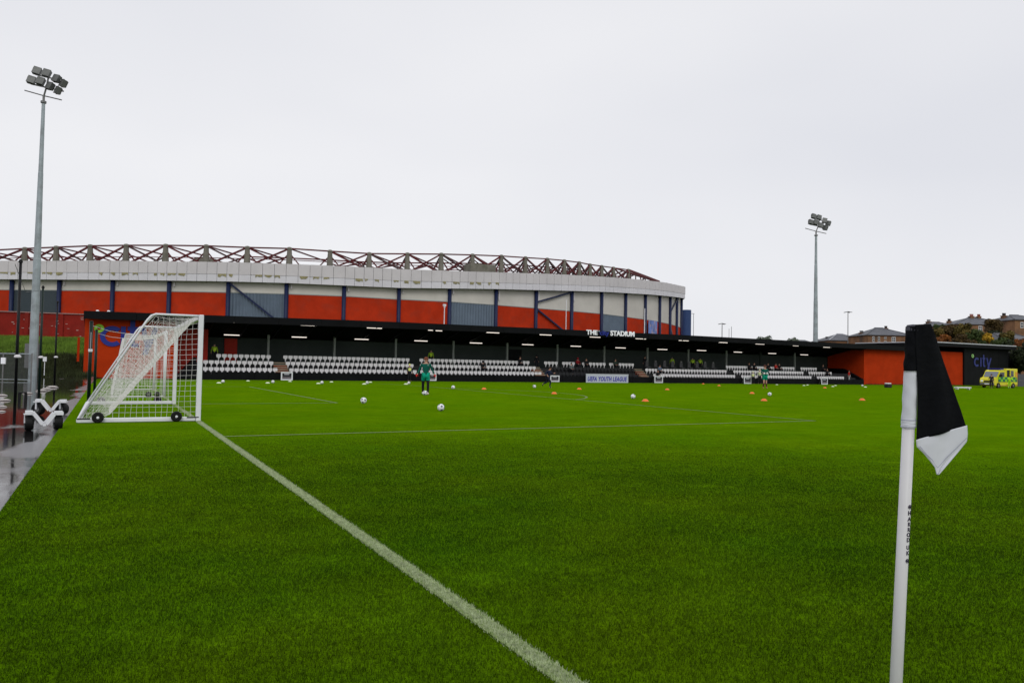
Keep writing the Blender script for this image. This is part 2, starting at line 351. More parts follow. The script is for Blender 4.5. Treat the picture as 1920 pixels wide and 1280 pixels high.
# blades near the camera
def blades(name, pts, h, w, m, lean=0.5, sh=(0.62, 1.14)):
    n = len(pts); a = RNG.uniform(0, 2*math.pi, n); hh = h*RNG.uniform(0.55, 1.3, n); ww = w*RNG.uniform(0.7, 1.3, n)
    la = RNG.uniform(0, 2*math.pi, n); ll = hh*RNG.uniform(0, lean, n)
    V = np.zeros((n, 3, 3)); zz = np.array([zg(p[0], p[1]) for p in pts[:1]])[0] if n else 0
    V[:, 0, 0] = pts[:, 0]-np.cos(a)*ww/2; V[:, 0, 1] = pts[:, 1]-np.sin(a)*ww/2; V[:, 0, 2] = -0.004
    V[:, 1, 0] = pts[:, 0]+np.cos(a)*ww/2; V[:, 1, 1] = pts[:, 1]+np.sin(a)*ww/2; V[:, 1, 2] = -0.004
    V[:, 2, 0] = pts[:, 0]+np.cos(la)*ll; V[:, 2, 1] = pts[:, 1]+np.sin(la)*ll; V[:, 2, 2] = hh
    me = bpy.data.meshes.new(name); me.vertices.add(3*n); me.vertices.foreach_set('co', V.ravel())
    me.loops.add(3*n); me.loops.foreach_set('vertex_index', np.arange(3*n, dtype=np.int32))
    me.polygons.add(n); me.polygons.foreach_set('loop_start', np.arange(0, 3*n, 3, dtype=np.int32))
    me.update(calc_edges=True); me.materials.append(m)
    at = me.attributes.new('shade', 'FLOAT', 'FACE'); at.data.foreach_set('value', RNG.uniform(sh[0], sh[1], n).astype(np.float32))
    o = bpy.data.objects.new(name, me); C.objects.link(o); tag(o, kind='stuff'); return o
def wedge(n, r1, r2, half=48):
    r = np.sqrt(RNG.uniform(r1*r1, r2*r2, n)); a = YAW + RNG.uniform(-R(half), R(half), n)
    return np.c_[CAM[0]+r*np.sin(a), CAM[1]+r*np.cos(a)]
r_s = RNG.uniform(1.6, 30, 2600000); keep = RNG.random(len(r_s)) < (r_s/9.0)*np.exp(-(r_s/10.5)**1.7)*1.9; r_s = r_s[keep]
a_s = YAW + RNG.uniform(-R(46), R(46), len(r_s)); P = np.c_[CAM[0]+r_s*np.sin(a_s), CAM[1]+r_s*np.cos(a_s)]
k_ = (P[:, 0] > EDGE) & (P[:, 1] < 8); P = P[k_]; dist = r_s[k_]
online = (np.abs(P[:, 0]) < LW/2) & (P[:, 1] > -34.05); P = P[~online]; dist = dist[~online]
near = dist < 8.5; fade = np.exp(-(dist/15.0)**2.4)
g_ = blades('mown_grass', P[near], 0.021*fade[near], 0.0038+0.0003*dist[near], BLADE, 0.9); tag(g_, 'short wet mown grass blades covering the near end of the pitch', 'grass')
g_ = blades('mown_grass', P[~near], 0.021*fade[~near], 0.0045+0.0003*dist[~near], BLADE, 0.9); tag(g_, 'short mown grass further up the pitch beyond the nearest turf', 'grass')
n_ = 60000; yy = -34 + 22*RNG.random(n_)**1.5; LP = np.c_[RNG.normal(0, LW*0.30, n_), yy]; LP = LP[np.abs(LP[:, 0]) < LW*0.6]
g_ = blades('chalked_grass', LP, 0.019, 0.005, BLADEW, 0.8, (0.5, 1.1)); tag(g_, 'white chalked grass blades along the near goal line', 'grass')

# ================================================================== HAMPDEN-LIKE BOWL (large stadium behind)
def hor(px): return 668.0 + 0.019*px
colx = np.array([-190, -88, 22, 111, 211, 317, 428, 537, 645, 748, 843, 930, 1005, 1072, 1128, 1173, 1210, 1237, 1256.5, 1269, 1277.5])
yred = np.interp(colx, [-190, 22, 115, 316, 428, 540, 645, 748, 843, 930, 1005, 1072, 1128, 1172, 1210, 1237, 1256, 1269, 1278],
                 [542, 543, 544, 546, 548, 551, 555, 561, 565.5, 571.5, 577.5, 583, 588, 593.5, 598.5, 603, 607, 610.5, 614])
yeav = np.interp(colx, [-190, 0, 211, 428, 540, 645, 748, 850, 930, 1005, 1072, 1128, 1172, 1208, 1238, 1256, 1268, 1280],
                 [523, 524, 525, 528, 531, 535.5, 540, 541, 542, 544, 545.5, 547, 549.5, 551.5, 554, 556, 557.5, 559])
ytop = np.interp(colx, [-190, 0, 211, 428, 540, 645, 748, 850, 1000, 1100, 1180, 1240, 1280],
                 [491, 490, 490, 492.5, 496, 500, 505.5, 509, 513, 517.5, 523, 529.5, 538])
Dc = 128.0*125.0/(hor(colx)-yred)
colp = [at_d(x, y, D) for x, y, D in zip(colx, yred, Dc)]
zred = np.mean([p[2] for p in colp]); zeav = [p[2]+(a-b)*D/FPX for p, a, b, D in zip(colp, yred, yeav, Dc)]
ztop = [p[2]+(a-b)*D/FPX for p, a, b, D in zip(colp, yred, ytop, Dc)]
HP = [np.array([p[0], p[1]]) for p in colp]
d_ = (HP[-1]-HP[-2]); d_ /= np.linalg.norm(d_)
for k in range(4):
    a = R(14)*(k+1); dd = np.array([d_[0]*math.cos(a)-d_[1]*math.sin(a), d_[0]*math.sin(a)+d_[1]*math.cos(a)]); HP.append(HP[-1]+dd*9); zeav.append(zeav[-1]); ztop.append(ztop[-1])
bowl = empty('football_stadium', (HP[7][0], HP[7][1], 0)); tag(bowl, 'large curved stadium with red walls, grey fascia and steel roof truss behind the small stand', 'stadium')
org = np.array([HP[7][0], HP[7][1], 0])
def L3(p, z): return (p[0]-org[0], p[1]-org[1], z)
def inward(i):
    a = HP[min(i+1, len(HP)-1)]-HP[max(i-1, 0)]; a /= np.linalg.norm(a); return np.array([-a[1], a[0]])
IN = [inward(i) for i in range(len(HP))]
def quad_slab(a, b, na, nb, z0a, z0b, z1a, z1b, off0, off1, name, m, par=bowl):
    q = MB(); A0 = a+na*off0; B0 = b+nb*off0; A1 = a+na*off1; B1 = b+nb*off1
    q.add([L3(A0, z0a), L3(B0, z0b), L3(B0, z1b), L3(A0, z1a), L3(A1, z0a), L3(B1, z0b), L3(B1, z1b), L3(A1, z1a)],
          [(0,1,2,3), (5,4,7,6), (0,4,5,1), (3,2,6,7), (0,3,7,4), (1,5,6,2)])
    return q.build(name, m, par)
kinds = {2: 'dark', 6: 'corr', 10: 'corr', 14: 'corr'}
for i in range(len(HP)-1):
    a, b, na, nb = HP[i], HP[i+1], IN[i], IN[i+1]
    k = kinds.get(i, 'red')
    if i in (6, 10, 14):
        # corrugated sheet: folded profile
        q = MB(); n = 34; pr = []
        for j in range(n+1):
            tt = j/n; pt = a*(1-tt)+b*tt; nn = na*(1-tt)+nb*tt; pr.append(pt+nn*(0.2 if j % 2 else 0.34))
        q.add([L3(p_, -0.5) for p_ in pr]+[L3(p_, zred) for p_ in pr], [(j, j+1, n+1+j+1, n+1+j) for j in range(n)])
        q.build('corrugated_panel', CORR, bowl)
    else:
        quad_slab(a, b, na, nb, -0.5, -0.5, zred, zred, 0.25, 0.7, 'shutter' if k == 'dark' else 'red_panel', DGREY if k == 'dark' else REDBR)
    quad_slab(a, b, na, nb, zred, zred, zeav[i]+0.1, zeav[i+1]+0.1, 0.3, 0.7, 'cream_panel', CREAM)
    quad_slab(a, b, na, nb, zred-0.06, zred-0.06, zred+0.08, zred+0.08, 0.2, 0.31, 'drip_rail', STEELG)
for i in range(len(HP)):
    q = MB(); p_ = HP[i]; q.tube([L3(p_, -0.5), L3(p_, zeav[i])], 0.36, 10); q.build('column', BLUE, bowl, smooth=True)
    if 2 < i < 20:
        q = MB(); c = HP[i]+IN[i]*0.15+np.array([IN[i][1], -IN[i][0]])*0.75
        q.box(c[0]-org[0]-.12, c[0]-org[0]+.12, c[1]-org[1]-.1, c[1]-org[1]+.1, zeav[i]-2.0 if i > 10 else zeav[i]-.9, zeav[i]-.2); q.build('downpipe_head', FASC, bowl)
# diagonal braces on the facade
def fbrace(i, j, za, zb):
    q = MB(); q.bar(L3(HP[i]-IN[i]*.1, za), L3(HP[j]-IN[j]*.1, zb), 0.28); q.build('facade_brace', BLUE, bowl)
fbrace(6, 7, zeav[6]-.1, 7.2); fbrace(12, 13, (zred+zeav[12])/2-.6, zeav[13]-.2); fbrace(12, 13, zred-.1, 7.5)
fbrace(18, 19, zred+3, zeav[19]-.3); fbrace(18, 19, zred-1, 5.5)
# fascia panels: each bay carries several, with recessed joints
FST = mat('fascia_stain', (0.3, 0.27, 0.14), 0.8, var=0.3, vscale=2)
for i in range(len(HP)-1):
    a, b, na, nb = HP[i], HP[i+1], IN[i], IN[i+1]; L = np.linalg.norm(b-a); n = max(3, int(round(L/1.75)))
    quad_slab(a, b, na, nb, zeav[i]-.02, zeav[i+1]-.02, ztop[i]-.04, ztop[i+1]-.04, -0.66, 0.8, 'fascia_core', STEELG)
    for j in range(n):
        t0, t1 = j/n+0.003, (j+1)/n-0.003
        f = lambda A, B, t: A*(1-t)+B*t
        A, B, NA, NB = f(a, b, t0), f(a, b, t1), f(na, nb, t0), f(na, nb, t1)
        e0, e1 = f(zeav[i], zeav[i+1], t0), f(zeav[i], zeav[i+1], t1); h0, h1 = f(ztop[i], ztop[i+1], t0), f(ztop[i], ztop[i+1], t1)
        m0, m1 = e0+(h0-e0)*.36, e1+(h1-e1)*.36; dz = random.uniform(-.02, .02)
        quad_slab(A, B, NA, NB, m0+.02, m1+.02, h0+dz, h1+dz, -0.95+random.uniform(-.02, .02), -0.66, 'fascia_panel', FASC)
        quad_slab(A, B, NA, NB, e0-.05, e1-.05, m0-.01, m1-.01, -0.90+random.uniform(-.02, .02), -0.66, 'fascia_trim', FASCLO)
        if i < 11 and random.random() < 0.5:
            w = random.uniform(.3, .9); s0 = random.uniform(0, 1-w); A2, B2 = f(A, B, s0), f(A, B, s0+w); N2, N3 = f(NA, NB, s0), f(NA, NB, s0+w)
            zz = f(m0, m1, s0+.2)
            q = MB(); jit = [random.uniform(.08, .5) for _ in range(5)]
            ps = [f(A2, B2, u) - f(N2, N3, u)*.985 for u in np.linspace(0, 1, 5)]
            q.add([L3(p_, zz+.06) for p_ in ps]+[L3(p_, zz-jj) for p_, jj in zip(ps, jit)], [(k_, k_+1, k_+6, k_+5) for k_ in range(4)])
            q.build('stain', FST, bowl)
# roof deck behind the fascia
q = MB(); n = len(HP)
q.add([L3(HP[i]-IN[i]*.5, ztop[i]-.3) for i in range(n)]+[L3(HP[i]+IN[i]*26, ztop[i]-1.6) for i in range(n)], [(i, i+1, n+i+1, n+i) for i in range(n-1)])
q.build('roof_deck', GALVD, bowl)
# roof truss
pyx = np.array([-105, -30, 47, 106, 169.5, 237, 311, 387, 464, 543, 619, 692.5, 764, 827.5, 886, 940, 985, 1026, 1058, 1086, 1106, 1128, 1150, 1178])
pyy = np.array([472, 470, 466, 463.5, 461, 460, 460, 461, 464, 466, 471, 475.5, 476, 476.5, 478, 480, 483, 485.5, 488.5, 492, 496, 499, 502, 506])
Dp = np.interp(pyx, colx, Dc) + np.interp(pyx, [0, 900, 1178], [9, 12, 22])
topy = np.interp(pyx, colx, ytop)
tr_top = []; tr_bot = []
for x, y, D, tb in zip(pyx, pyy, Dp, topy):
    p_ = at_d(x, y, D); tr_top.append(p_-org); pb = p_.copy(); pb[2] = p_[2]-(tb+3-y)*D/FPX; tr_bot.append(pb-org)
def wbar(a, b, w, m=TRUSS, nm='truss_member'):
    q = MB(); q.bar(a, b, w); return q.build(nm, m, bowl)
for i in range(len(pyx)):
    a, b_ = tr_bot[i], tr_top[i]; q = MB(); q.tube([a-[0,0,1.5], b_], 0.72, 8, 0.4); q.build('pylon', CONC, bowl)
    q = MB(); q.lathe([(0.02, .3), (.35, .22), (.5, 0), (.5, -.2)], 8, tuple(b_)); q.build('pylon_cap', CONC, bowl)
for i in range(len(pyx)-1):
    a0, a1, b0, b1 = tr_bot[i], tr_bot[i+1], tr_top[i], tr_top[i+1]
    wbar(b0, b1, 0.24)
    if i != 9:
        wbar(b0, a1+[0, 0, -.3], 0.30, TRUSSD if i % 2 else TRUSS); wbar(a0+[0, 0, -.3], b1, 0.30)
    wbar(b0*.75+a0*.25, a0*.72+a1*.28, .2); wbar(b1*.75+a1*.25, a1*.72+a0*.28, .2)
    wbar(a0+(b0-a0)*.35, a1+(b1-a1)*.35, .13)
# inner truss ring
off = np.array([fw[0], fw[1], 0])*9
for i in range(len(pyx)-1):
    m0 = (tr_top[i]+tr_top[i+1])/2+off; z = (tr_bot[i]+tr_bot[i+1])/2+off
    if i < len(pyx)-2:
        m1 = (tr_top[i+1]+tr_top[i+2])/2+off; z1 = (tr_bot[i+1]+tr_bot[i+2])/2+off
        if i > 6: wbar(m0-[0, 0, .5], m1-[0, 0, .5], .24)
        if i != 8: wbar(m0-[0, 0, .6], z1, .24); wbar(z, m1-[0, 0, .6], .24, TRUSSD)
    wbar(tr_top[i], m0-[0, 0, .6], .22)
    if i > 9:
        wbar(tr_top[i+1], z, .24, TRUSSD); wbar(tr_bot[i], m0-[0, 0, 1.0], .2); wbar(tr_bot[i+1], m0-[0, 0, 1.0], .2, TRUSSD)
pe = at_d(1236, 528, Dp[-1]+12)-org
wbar(tr_top[-1], pe, .45); wbar(tr_top[-1]-[0, 0, .8], pe-[0, 0, .2], .3); wbar(tr_top[-2], pe, .3); wbar(tr_bot[-1], pe, .4)
for k in range(6):
    s_ = (k+.5)/6.5; wbar(tr_top[-1]*(1-s_)+pe*s_, tr_bot[-1]*(1-s_)+pe*s_-[0, 0, .2], .2)
for i in range(13, len(pyx)-1):
    wbar(tr_top[i]+off*.5-[0, 0, .3], tr_bot[i+1]+off*1.6, .18, TRUSSD); wbar(tr_bot[i]+off*1.6, tr_top[i+1]+off*.5-[0, 0, .3], .18); wbar(tr_top[i]+off*1.8-[0, 0, 1.0], tr_top[i+1]+off*1.8-[0, 0, 1.0], .18)
for s_ in (.2, .45, .7): wbar(tr_bot[-4]*(1-s_)+pe*s_, tr_top[-2]*(1-s_)+pe*s_, .3, TRUSSD)
# plant boxes on roof
for (x0, x1, y0, y1) in ((365, 408, 486, 493), (882, 943, 497, 512)):
    D = 142; a = at_d(x0, y1, D)-org; b_ = at_d(x1, y0, D)-org; q = MB(); q.box(a[0], b_[0], a[1], a[1]+3, a[2]-.6, b_[2]+.3); q.build('plant_housing', CONC, bowl)
# blue drum at the end of the bowl
p_ = at_d(1287, 640, 168); q = MB(); ztk = p_[2]+(640-581)*168/FPX
q.lathe([(0.01, ztk), (0.98, ztk), (1.0, ztk-.15), (1.0, -0.5)], 24); tk = q.build('blue_tower', mat('blue_cladding', (0.03, 0.06, 0.16), 0.45), smooth=False)
tk.location = (p_[0], p_[1], 0); tag(tk, 'round dark blue clad tower beside the right end of the big stadium', 'tower')
# mural banner on the facade
pb = HP[16]*.98+HP[17]*.02; q = MB(); A = HP[15]*.0+HP[16]-IN[16]*.38+(HP[17]-HP[16])*.12; B = HP[16]-IN[16]*.38+(HP[17]-HP[16])*.72
q.add([L3(A, 5), L3(B, 5), L3(B, zred-.1), L3(A, zred-.1), L3(A+IN[16]*.05, 5), L3(B+IN[16]*.05, 5), L3(B+IN[16]*.05, zred-.1), L3(A+IN[16]*.05, zred-.1)],
      [(0,1,2,3),(7,6,5,4),(0,3,7,4),(1,5,6,2),(3,2,6,7),(0,4,5,1)])
MUR = mat('mural_print', (0.12, 0.2, 0.5), 0.5, var=0.5, vscale=0.5, dirt=(0.55, 0.4, 0.4), dscale=0.7); bn = q.build('banner', MUR); bn.location = org
tag(bn, 'tall blue and white printed banner hung on the right end of the big stadium', 'banner')

# ================================================================== SMALL STAND
YF = 35.2                       # front wall
ZB = -0.25
rx_ = [-3.7, 5.3, 20.4, 38.4, 58.6, 91, 104]; rz_ = [5.27, 5.37, 5.54, 5.60, 5.60, 5.50, 5.45]
def rz(x): return float(np.interp(x, rx_, rz_))
XL = at_y(155, 650, YF)[0]; XR = 104.0
stand = empty('small_stand', (40, 38, ZB)); tag(stand, 'long low black roofed stand with red end walls across the far touchline', 'stand')
so_ = np.array([40, 38, ZB])
def sbox(name, x0, x1, y0, y1, z0, z1, m, par=None, bevel=0):
    q = MB(); q.box(x0-so_[0], x1-so_[0], y0-so_[1], y1-so_[1], z0-so_[2], z1-so_[2]); return q.build(name, m, stand if par is None else par, bevel=bevel)
nb = 28; bx_ = np.linspace(XL, XR, nb+1)
for i in range(nb):
    x0, x1 = bx_[i]-so_[0], bx_[i+1]-so_[0]; z0, z1 = rz(bx_[i])-ZB, rz(bx_[i+1])-ZB; y0, y1 = 34.3-38, 34.42-38
    g_ = 0.012
    q = MB(); q.add([(x0+g_, y0, z0-.64), (x1-g_, y0, z1-.64), (x1-g_, y0, z1), (x0+g_, y0, z0), (x0+g_, y1, z0-.64), (x1-g_, y1, z1-.64), (x1-g_, y1, z1), (x0+g_, y1, z0)],
                    [(0,1,2,3),(7,6,5,4),(0,4,5,1),(3,2,6,7),(0,3,7,4),(1,5,6,2)])
    q.build('fascia_panel', BLKPAN, stand)
    q = MB(); y2 = 42.2-38; t = .16
    q.add([(x0, y1, z0-.09), (x1, y1, z1-.09), (x1, y2, z1-1.87), (x0, y2, z0-1.87), (x0, y1, z0-.01), (x1, y1, z1-.01), (x1, y2, z1-1.75), (x0, y2, z0-1.75)],
          [(0,1,2,3),(7,6,5,4),(0,4,5,1),(3,2,6,7),(0,3,7,4),(1,5,6,2)])
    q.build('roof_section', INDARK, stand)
x = XL+4
while x < 93:
    q = MB(); q.bar((x-40, 34.5-38, rz(x)-.2-ZB), (x-40, 41.4-38, rz(x)-1.78-ZB), .12, .16); q.build('rafter', BLKM, stand); x += 3.02
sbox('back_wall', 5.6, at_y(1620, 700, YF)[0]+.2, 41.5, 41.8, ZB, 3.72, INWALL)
# back wall bay joints / doors
dx0, dx1 = at_y(421, 640, 41.4)[0], at_y(445, 640, 41.4)[0]; q = sbox('door', dx0, dx1, 41.38, 41.5, 1.2, 3.6, REDIN)
for px in (960,):
    X0 = at_y(953, 650, 41.4)[0]; sbox('doorway', X0, X0+1.8, 41.40, 41.5, 1.2, 3.4, BLKPAN)
for px in (503, 627, 742, 850, 951, 1045, 1133, 1214, 1290.5, 1362, 1426, 1490):
    X = at_y(px, 650, 40.2)[0]; q = MB(); q.bar((X-40, 40.2-38, .5), (X-40, 40.2-38, 4.35), .2, .2, (0, 1, 0)); q.build('column', STEELG if px != 1426 else INWALL, stand)
# front wall in panels
XW0 = at_y(375, 705, YF)[0]; XW1 = at_y(1620, 712, YF)[0]
x = at_y(331, 705, YF)[0]; k = 0
xa = x; xb = at_y(368, 690, YF)[0]
q = MB(); q.prism([(xa-40, 0), (xb-40, 0), (xb-40, 1.95), (xa-40, .05)], YF-38, YF+3-38); q.build('side_parapet', BLKPAN, stand)
x = xb+.02
while x < XW1:
    x1 = min(x+1.22, XW1); sbox('front_panel', x+.01, x1-.01, YF+random.uniform(-.012, .012), YF+.12, ZB-.05, .44, BLKPAN); x = x1
# terrace treads
ROWY = [35.85, 36.65, 37.45]; TRD = [0.08, 0.68, 1.27]
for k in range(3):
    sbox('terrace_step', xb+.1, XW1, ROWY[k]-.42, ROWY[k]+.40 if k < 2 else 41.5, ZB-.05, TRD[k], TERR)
# concrete stairs in the aisles
def stair(px):
    X = at_y(px, 690, 36.3)[0]; ob = empty('stairs', (0, 0, 0)); ob.parent = stand
    for s in range(6):
        q = MB(); q.box(X-40-.62, X-40+.62, 35.34+s*.33-38, 35.38+(s+1)*.33-38, .53+s*.2, .62+s*.2); q.build('tread', STEPM, ob)
        q = MB(); q.box(X-40-.6, X-40+.6, 35.40+s*.33-38, 35.43+s*.33-38, .2, .53+s*.2); q.build('riser', REDOLD, ob)
for px in (527, 1009, 1203): stair(px)
# right end: sloping side, inner red wall, front red walls
XI = at_y(1620, 700, YF)[0]
q = MB(); q.add([(XI-40, YF-38, 0), (XI-40, 41.4-38, 0), (XI-40, 41.4-38, 5.0), (XI-40, YF-38, 5.0), (XI-39.7, YF-38, 0), (XI-39.7, 41.4-38, 0), (XI-39.7, 41.4-38, 5.0), (XI-39.7, YF-38, 5.0)],
    [(0,1,2,3),(7,6,5,4),(0,3,7,4),(1,5,6,2),(3,2,6,7),(0,4,5,1)]); q.build('end_wall', REDW, stand)
q = MB(); q.prism([(YF-38, 0), (41.3-38, 0), (41.3-38, 2.3), (38.3-38, 2.25), (YF-38, .75)], XI-40-.5, XI-40-.04, 'x'); q.build('side_parapet', BLKPAN, stand)
sbox('red_wall', XI+.31, at_y(1805, 700, YF)[0], YF, YF+.4, ZB-.1, 5.0, REDW)
XRW = at_y(326, 700, YF+.25)[0]
sbox('red_wall', XL+.1, XRW, YF+.25, YF+.7, ZB-.3, 4.75, REDW)
sbox('side_wall', XL+.1, XL+.4, YF+.7, 41.8, ZB-.3, 4.0, REDW)
sbox('recessed_wall', XRW+.02, at_y(388, 700, YF+3.4)[0], YF+3.4, YF+3.7, ZB-.3, 4.3, REDIN)
# small lamps on the roof edge
for px in (183, 204):
    X = at_y(px, 578, 34.6)[0]; q = MB(); q.lathe([(0.01, .1), (.1, .08), (.12, 0)], 8, (X-40, 34.6-38, rz(X)-ZB+.02)); q.build('roof_lamp', LETTW, stand)
# fluorescent battens
front = [(432,461,605),(564,593,610),(688,716,615),(803,812,619),(817,829,620),(912,936,623.6),(1012,1034,627.7),(1106,1125.6,632),(1192,1211,635),
         (1273,1291,638.5),(1347,1364,642),(1417,1433,645),(1487,1497,648),(1544,1558,651)]
back = [(420,449,628),(547,575,632),(665,691,636),(777,801.6,639),(881,904,643),(979,1000,646),(1070,1089,649),(1154,1173,652),(1233,1251,655),
        (1307,1324,657),(1376,1391,660),(1440.6,1455,662.5),(1501,1515,665)]
for Yl, lst in ((36.0, front), (40.0, back)):
    for a, b_, y in lst:
        p0 = at_y(a, y, Yl); p1 = at_y(b_, y, Yl); x0, x1 = p0[0], p1[0]; ztube = at_y((a+b_)/2, y, Yl)[2]
        zr = rz(x0)-.09-(Yl-34.42)*.229
        o = empty('batten_light', (x0-40+(x1-x0)/2, Yl-38, ztube-ZB)); o.parent = stand
        q = MB(); q.tube([(-(x1-x0)/2, 0, 0), ((x1-x0)/2, 0, 0)], .04, 8); q.build('tube', TUBE, o)
        q = MB(); q.box(-(x1-x0)/2-.05, (x1-x0)/2+.05, -.05, .05, .042, .09); q.box(-.02, .02, -.02, .02, .12, max(.14, zr-ztube+.1)); q.build('batten', GALVD, o)
# lettering on the fascia
def on_front(px, py, Y=34.3): p_ = at_y(px, py, Y); return (p_[0]-40, p_[1]-38, p_[2]-ZB)
def fit_text(name, body, px0, px1, pyb, pyt, Y, m, par, ox=so_, **kw):
    a = at_y(px0, pyb, Y); b_ = at_y(px1, pyb, Y); h = abs(at_y((px0+px1)/2, pyt, Y)[2]-at_y((px0+px1)/2, pyb, Y)[2])
    o = text(name, body, 1.0, m, par, (0, 0, 0), (R(90), 0, 0), **kw)
    v = np.array([q.co[:] for q in o.data.vertices]); w0 = v[:, 0].max()-v[:, 0].min(); h0 = v[:, 1].max()-v[:, 1].min()
    sx_ = (b_[0]-a[0])/w0; sy_ = h/h0; o.scale = (sx_, sy_, 1.0); mid = at_y((px0+px1)/2, pyb, Y)
    o.location = (a[0]-ox[0]-v[:, 0].min()*sx_, Y-ox[1], mid[2]-ox[2]-v[:, 1].min()*sy_); return o
nm_ = empty('roof_lettering', (at_y(1144, 625, 34.2)[0], 34.2, 5.0)); tag(nm_, 'THE city STADIUM lettering on the black roof edge of the small stand', 'sign')
on_ = np.array(nm_.location[:])
fit_text('lettering', 'THE', 1099.5, 1120, 627.5, 618.5, 34.2, LETTW, nm_, on_, off=.03, ext=.04)
fit_text('lettering', 'city', 1124.5, 1142, 631, 620, 34.2, LOGOB, nm_, on_, off=.03, ext=.04)
fit_text('lettering', 'STADIUM', 1144.5, 1189.5, 630.2, 620.6, 34.2, LETTW, nm_, on_, off=.03, ext=.04)
def ring(name, px, py, Y, rpx, m, par, ox, D, w=.38):
    c = at_y(px, py, Y); r = rpx*D/FPX; q = MB(); n = 20; ra, rb = r*w, r
    vs = []
    for yy_ in (0, -.04):
        for rr_ in (ra, rb):
            vs += [(c[0]-ox[0]+rr_*math.cos(2*math.pi*j/n)*1.05, c[1]-ox[1]+yy_, c[2]-ox[2]+rr_*math.sin(2*math.pi*j/n)) for j in range(n)]
    fs = []
    for j in range(n):
        k = (j+1) % n; fs += [(2*n+j, 2*n+k, 3*n+k, 3*n+j), (3*n+j, 3*n+k, n+k, n+j), (j, n+j, n+k, k), (2*n+k, 2*n+j, j, k)]
    q.add(vs, fs); return q.build(name, m, par)
ring('ring', 1123, 620.5, 34.2, 1.5, mat('pale_ring', (.3, .4, .45), .5), nm_, on_, 82)
def city_logo(px0, px1, pyx_top, pyb, ringp, m, Y, label, D, mg):
    o = empty('wall_logo', at_y((px0+px1)/2, pyb, Y)); tag(o, label, 'logo'); ox = np.array(o.location[:])
    a = at_y(px0, pyb, Y); b_ = at_y(px1, pyb, Y); Wd = b_[0]-a[0]; H = (pyb-pyx_top)*D/FPX; x0 = a[0]-ox[0]; z0 = 0.0; T = H*.21
    def poly(name, pts):
        q = MB(); q.prism(pts, -.05, 0.0, 'y'); return q.build(name, m, o)
    # c: thick open arc
    cx, cz, ra = x0+H*.52, z0+H*.5, H*.5
    n = 26; A0, A1 = R(48), R(312); q = MB(); sxx = 1.06
    L = [(cx+r_*math.cos(A0+(A1-A0)*j/n)*sxx, y_, cz+r_*math.sin(A0+(A1-A0)*j/n)) for y_ in (0, -.05) for r_ in (ra-T, ra) for j in range(n+1)]; N1 = n+1
    F = []
    for j in range(n): F += [(2*N1+j, 2*N1+j+1, 3*N1+j+1, 3*N1+j), (3*N1+j, 3*N1+j+1, N1+j+1, N1+j), (2*N1+j+1, 2*N1+j, j, j+1)]
    q.add(L, F); q.build('letter_c', m, o)
    u = Wd/ (H*3.1); X = lambda t: x0+t*H*u
    poly('letter_i', [(X(1.12), z0), (X(1.12)+T, z0), (X(1.12)+T, z0+H), (X(1.12), z0+H)])
    poly('letter_t', [(X(1.62), z0+H*.12), (X(1.62)+T*.5, z0), (X(1.62)+T*1.9, z0), (X(1.62)+T*1.9, z0+H*.18), (X(1.62)+T*1.05, z0+H*.2), (X(1.62)+T*1.05, z0+H*.8),
                      (X(1.62)+T*1.9, z0+H*.8), (X(1.62)+T*1.9, z0+H), (X(1.62)+T*1.05, z0+H), (X(1.62)+T*1.05, z0+H*1.32), (X(1.62), z0+H*1.32),
                      (X(1.62), z0+H), (X(1.62)-T*.5, z0+H), (X(1.62)-T*.5, z0+H*.8), (X(1.62), z0+H*.8)])
    poly('letter_y', [(X(2.2), z0+H), (X(2.2)+T*1.1, z0+H), (X(2.62)+T*.1, z0+H*.32), (X(2.95), z0+H), (X(2.95)+T*1.1, z0+H), (X(2.42)+T*.9, z0-H*.36), (X(2.42)-T*.25, z0-H*.36), (X(2.55)-T*.3, z0+H*.05)])
    ring('ring', ringp[0], ringp[1], Y-.01, ringp[2], mg, o, ox, D); return o
city_logo(187, 292, 616, 650, (186, 615.5, 7), LOGOB, YF+.2, 'dark blue city logo with green ring on the red wall behind the goals', 70, LOGOG)
# taller dark building at the right
XD0, XD1 = at_y(1805, 690, YF)[0], at_y(1888, 690, YF)[0]; X2 = at_y(1742, 645, 33.9)[0]
wing = empty('dark_building', (120, 38, ZB)); tag(wing, 'flat black clad building with blue city logo at the right end of the red wall', 'building'); wo = np.array([120, 38, ZB])
def wb(name, x0, x1, y0, y1, z0, z1, m):
    q = MB(); q.box(x0-120, x1-120, y0-38, y1-38, z0-ZB, z1-ZB); return q.build(name, m, wing)
zt = at_y(1800, 642.5, 34.1)[2]
x = XD0
while x < XD1-.1:
    x1_ = min(x+2.4, XD1); wb('wall_panel', x+.012, x1_-.012, YF-.25, YF+.1, ZB-.2, zt-.75, BLKPAN); x = x1_
wb('wall_core', XD0+.05, XD1-.05, YF+.1, 46, ZB-.2, zt-.4, BLKPAN)
wb('roof_edge', X2, XD1+.3, 33.9, 46.5, zt-.7, zt-.16, BLKPAN); wb('flashing', X2, XD1+.3, 33.85, 46.6, zt-.16, zt-.02, LEAD)
wb('annex', XD1, at_y(1912, 690, YF)[0], YF+1, 45, ZB-.2, zt-1.1, BLKPAN); wb('annex_flashing', XD1+.3, at_y(1912, 690, YF)[0]+.1, YF+.9, 45, zt-1.1, zt-1.0, GALVD)
city_logo(1826, 1858, 670, 687.5, (1823.5, 667, 3.6), LOGOD, YF-.27, 'blue city logo with small green ring on the black wall above the ambulance', 118, mat('pale_green_ring', (.32, .6, .2), .5))

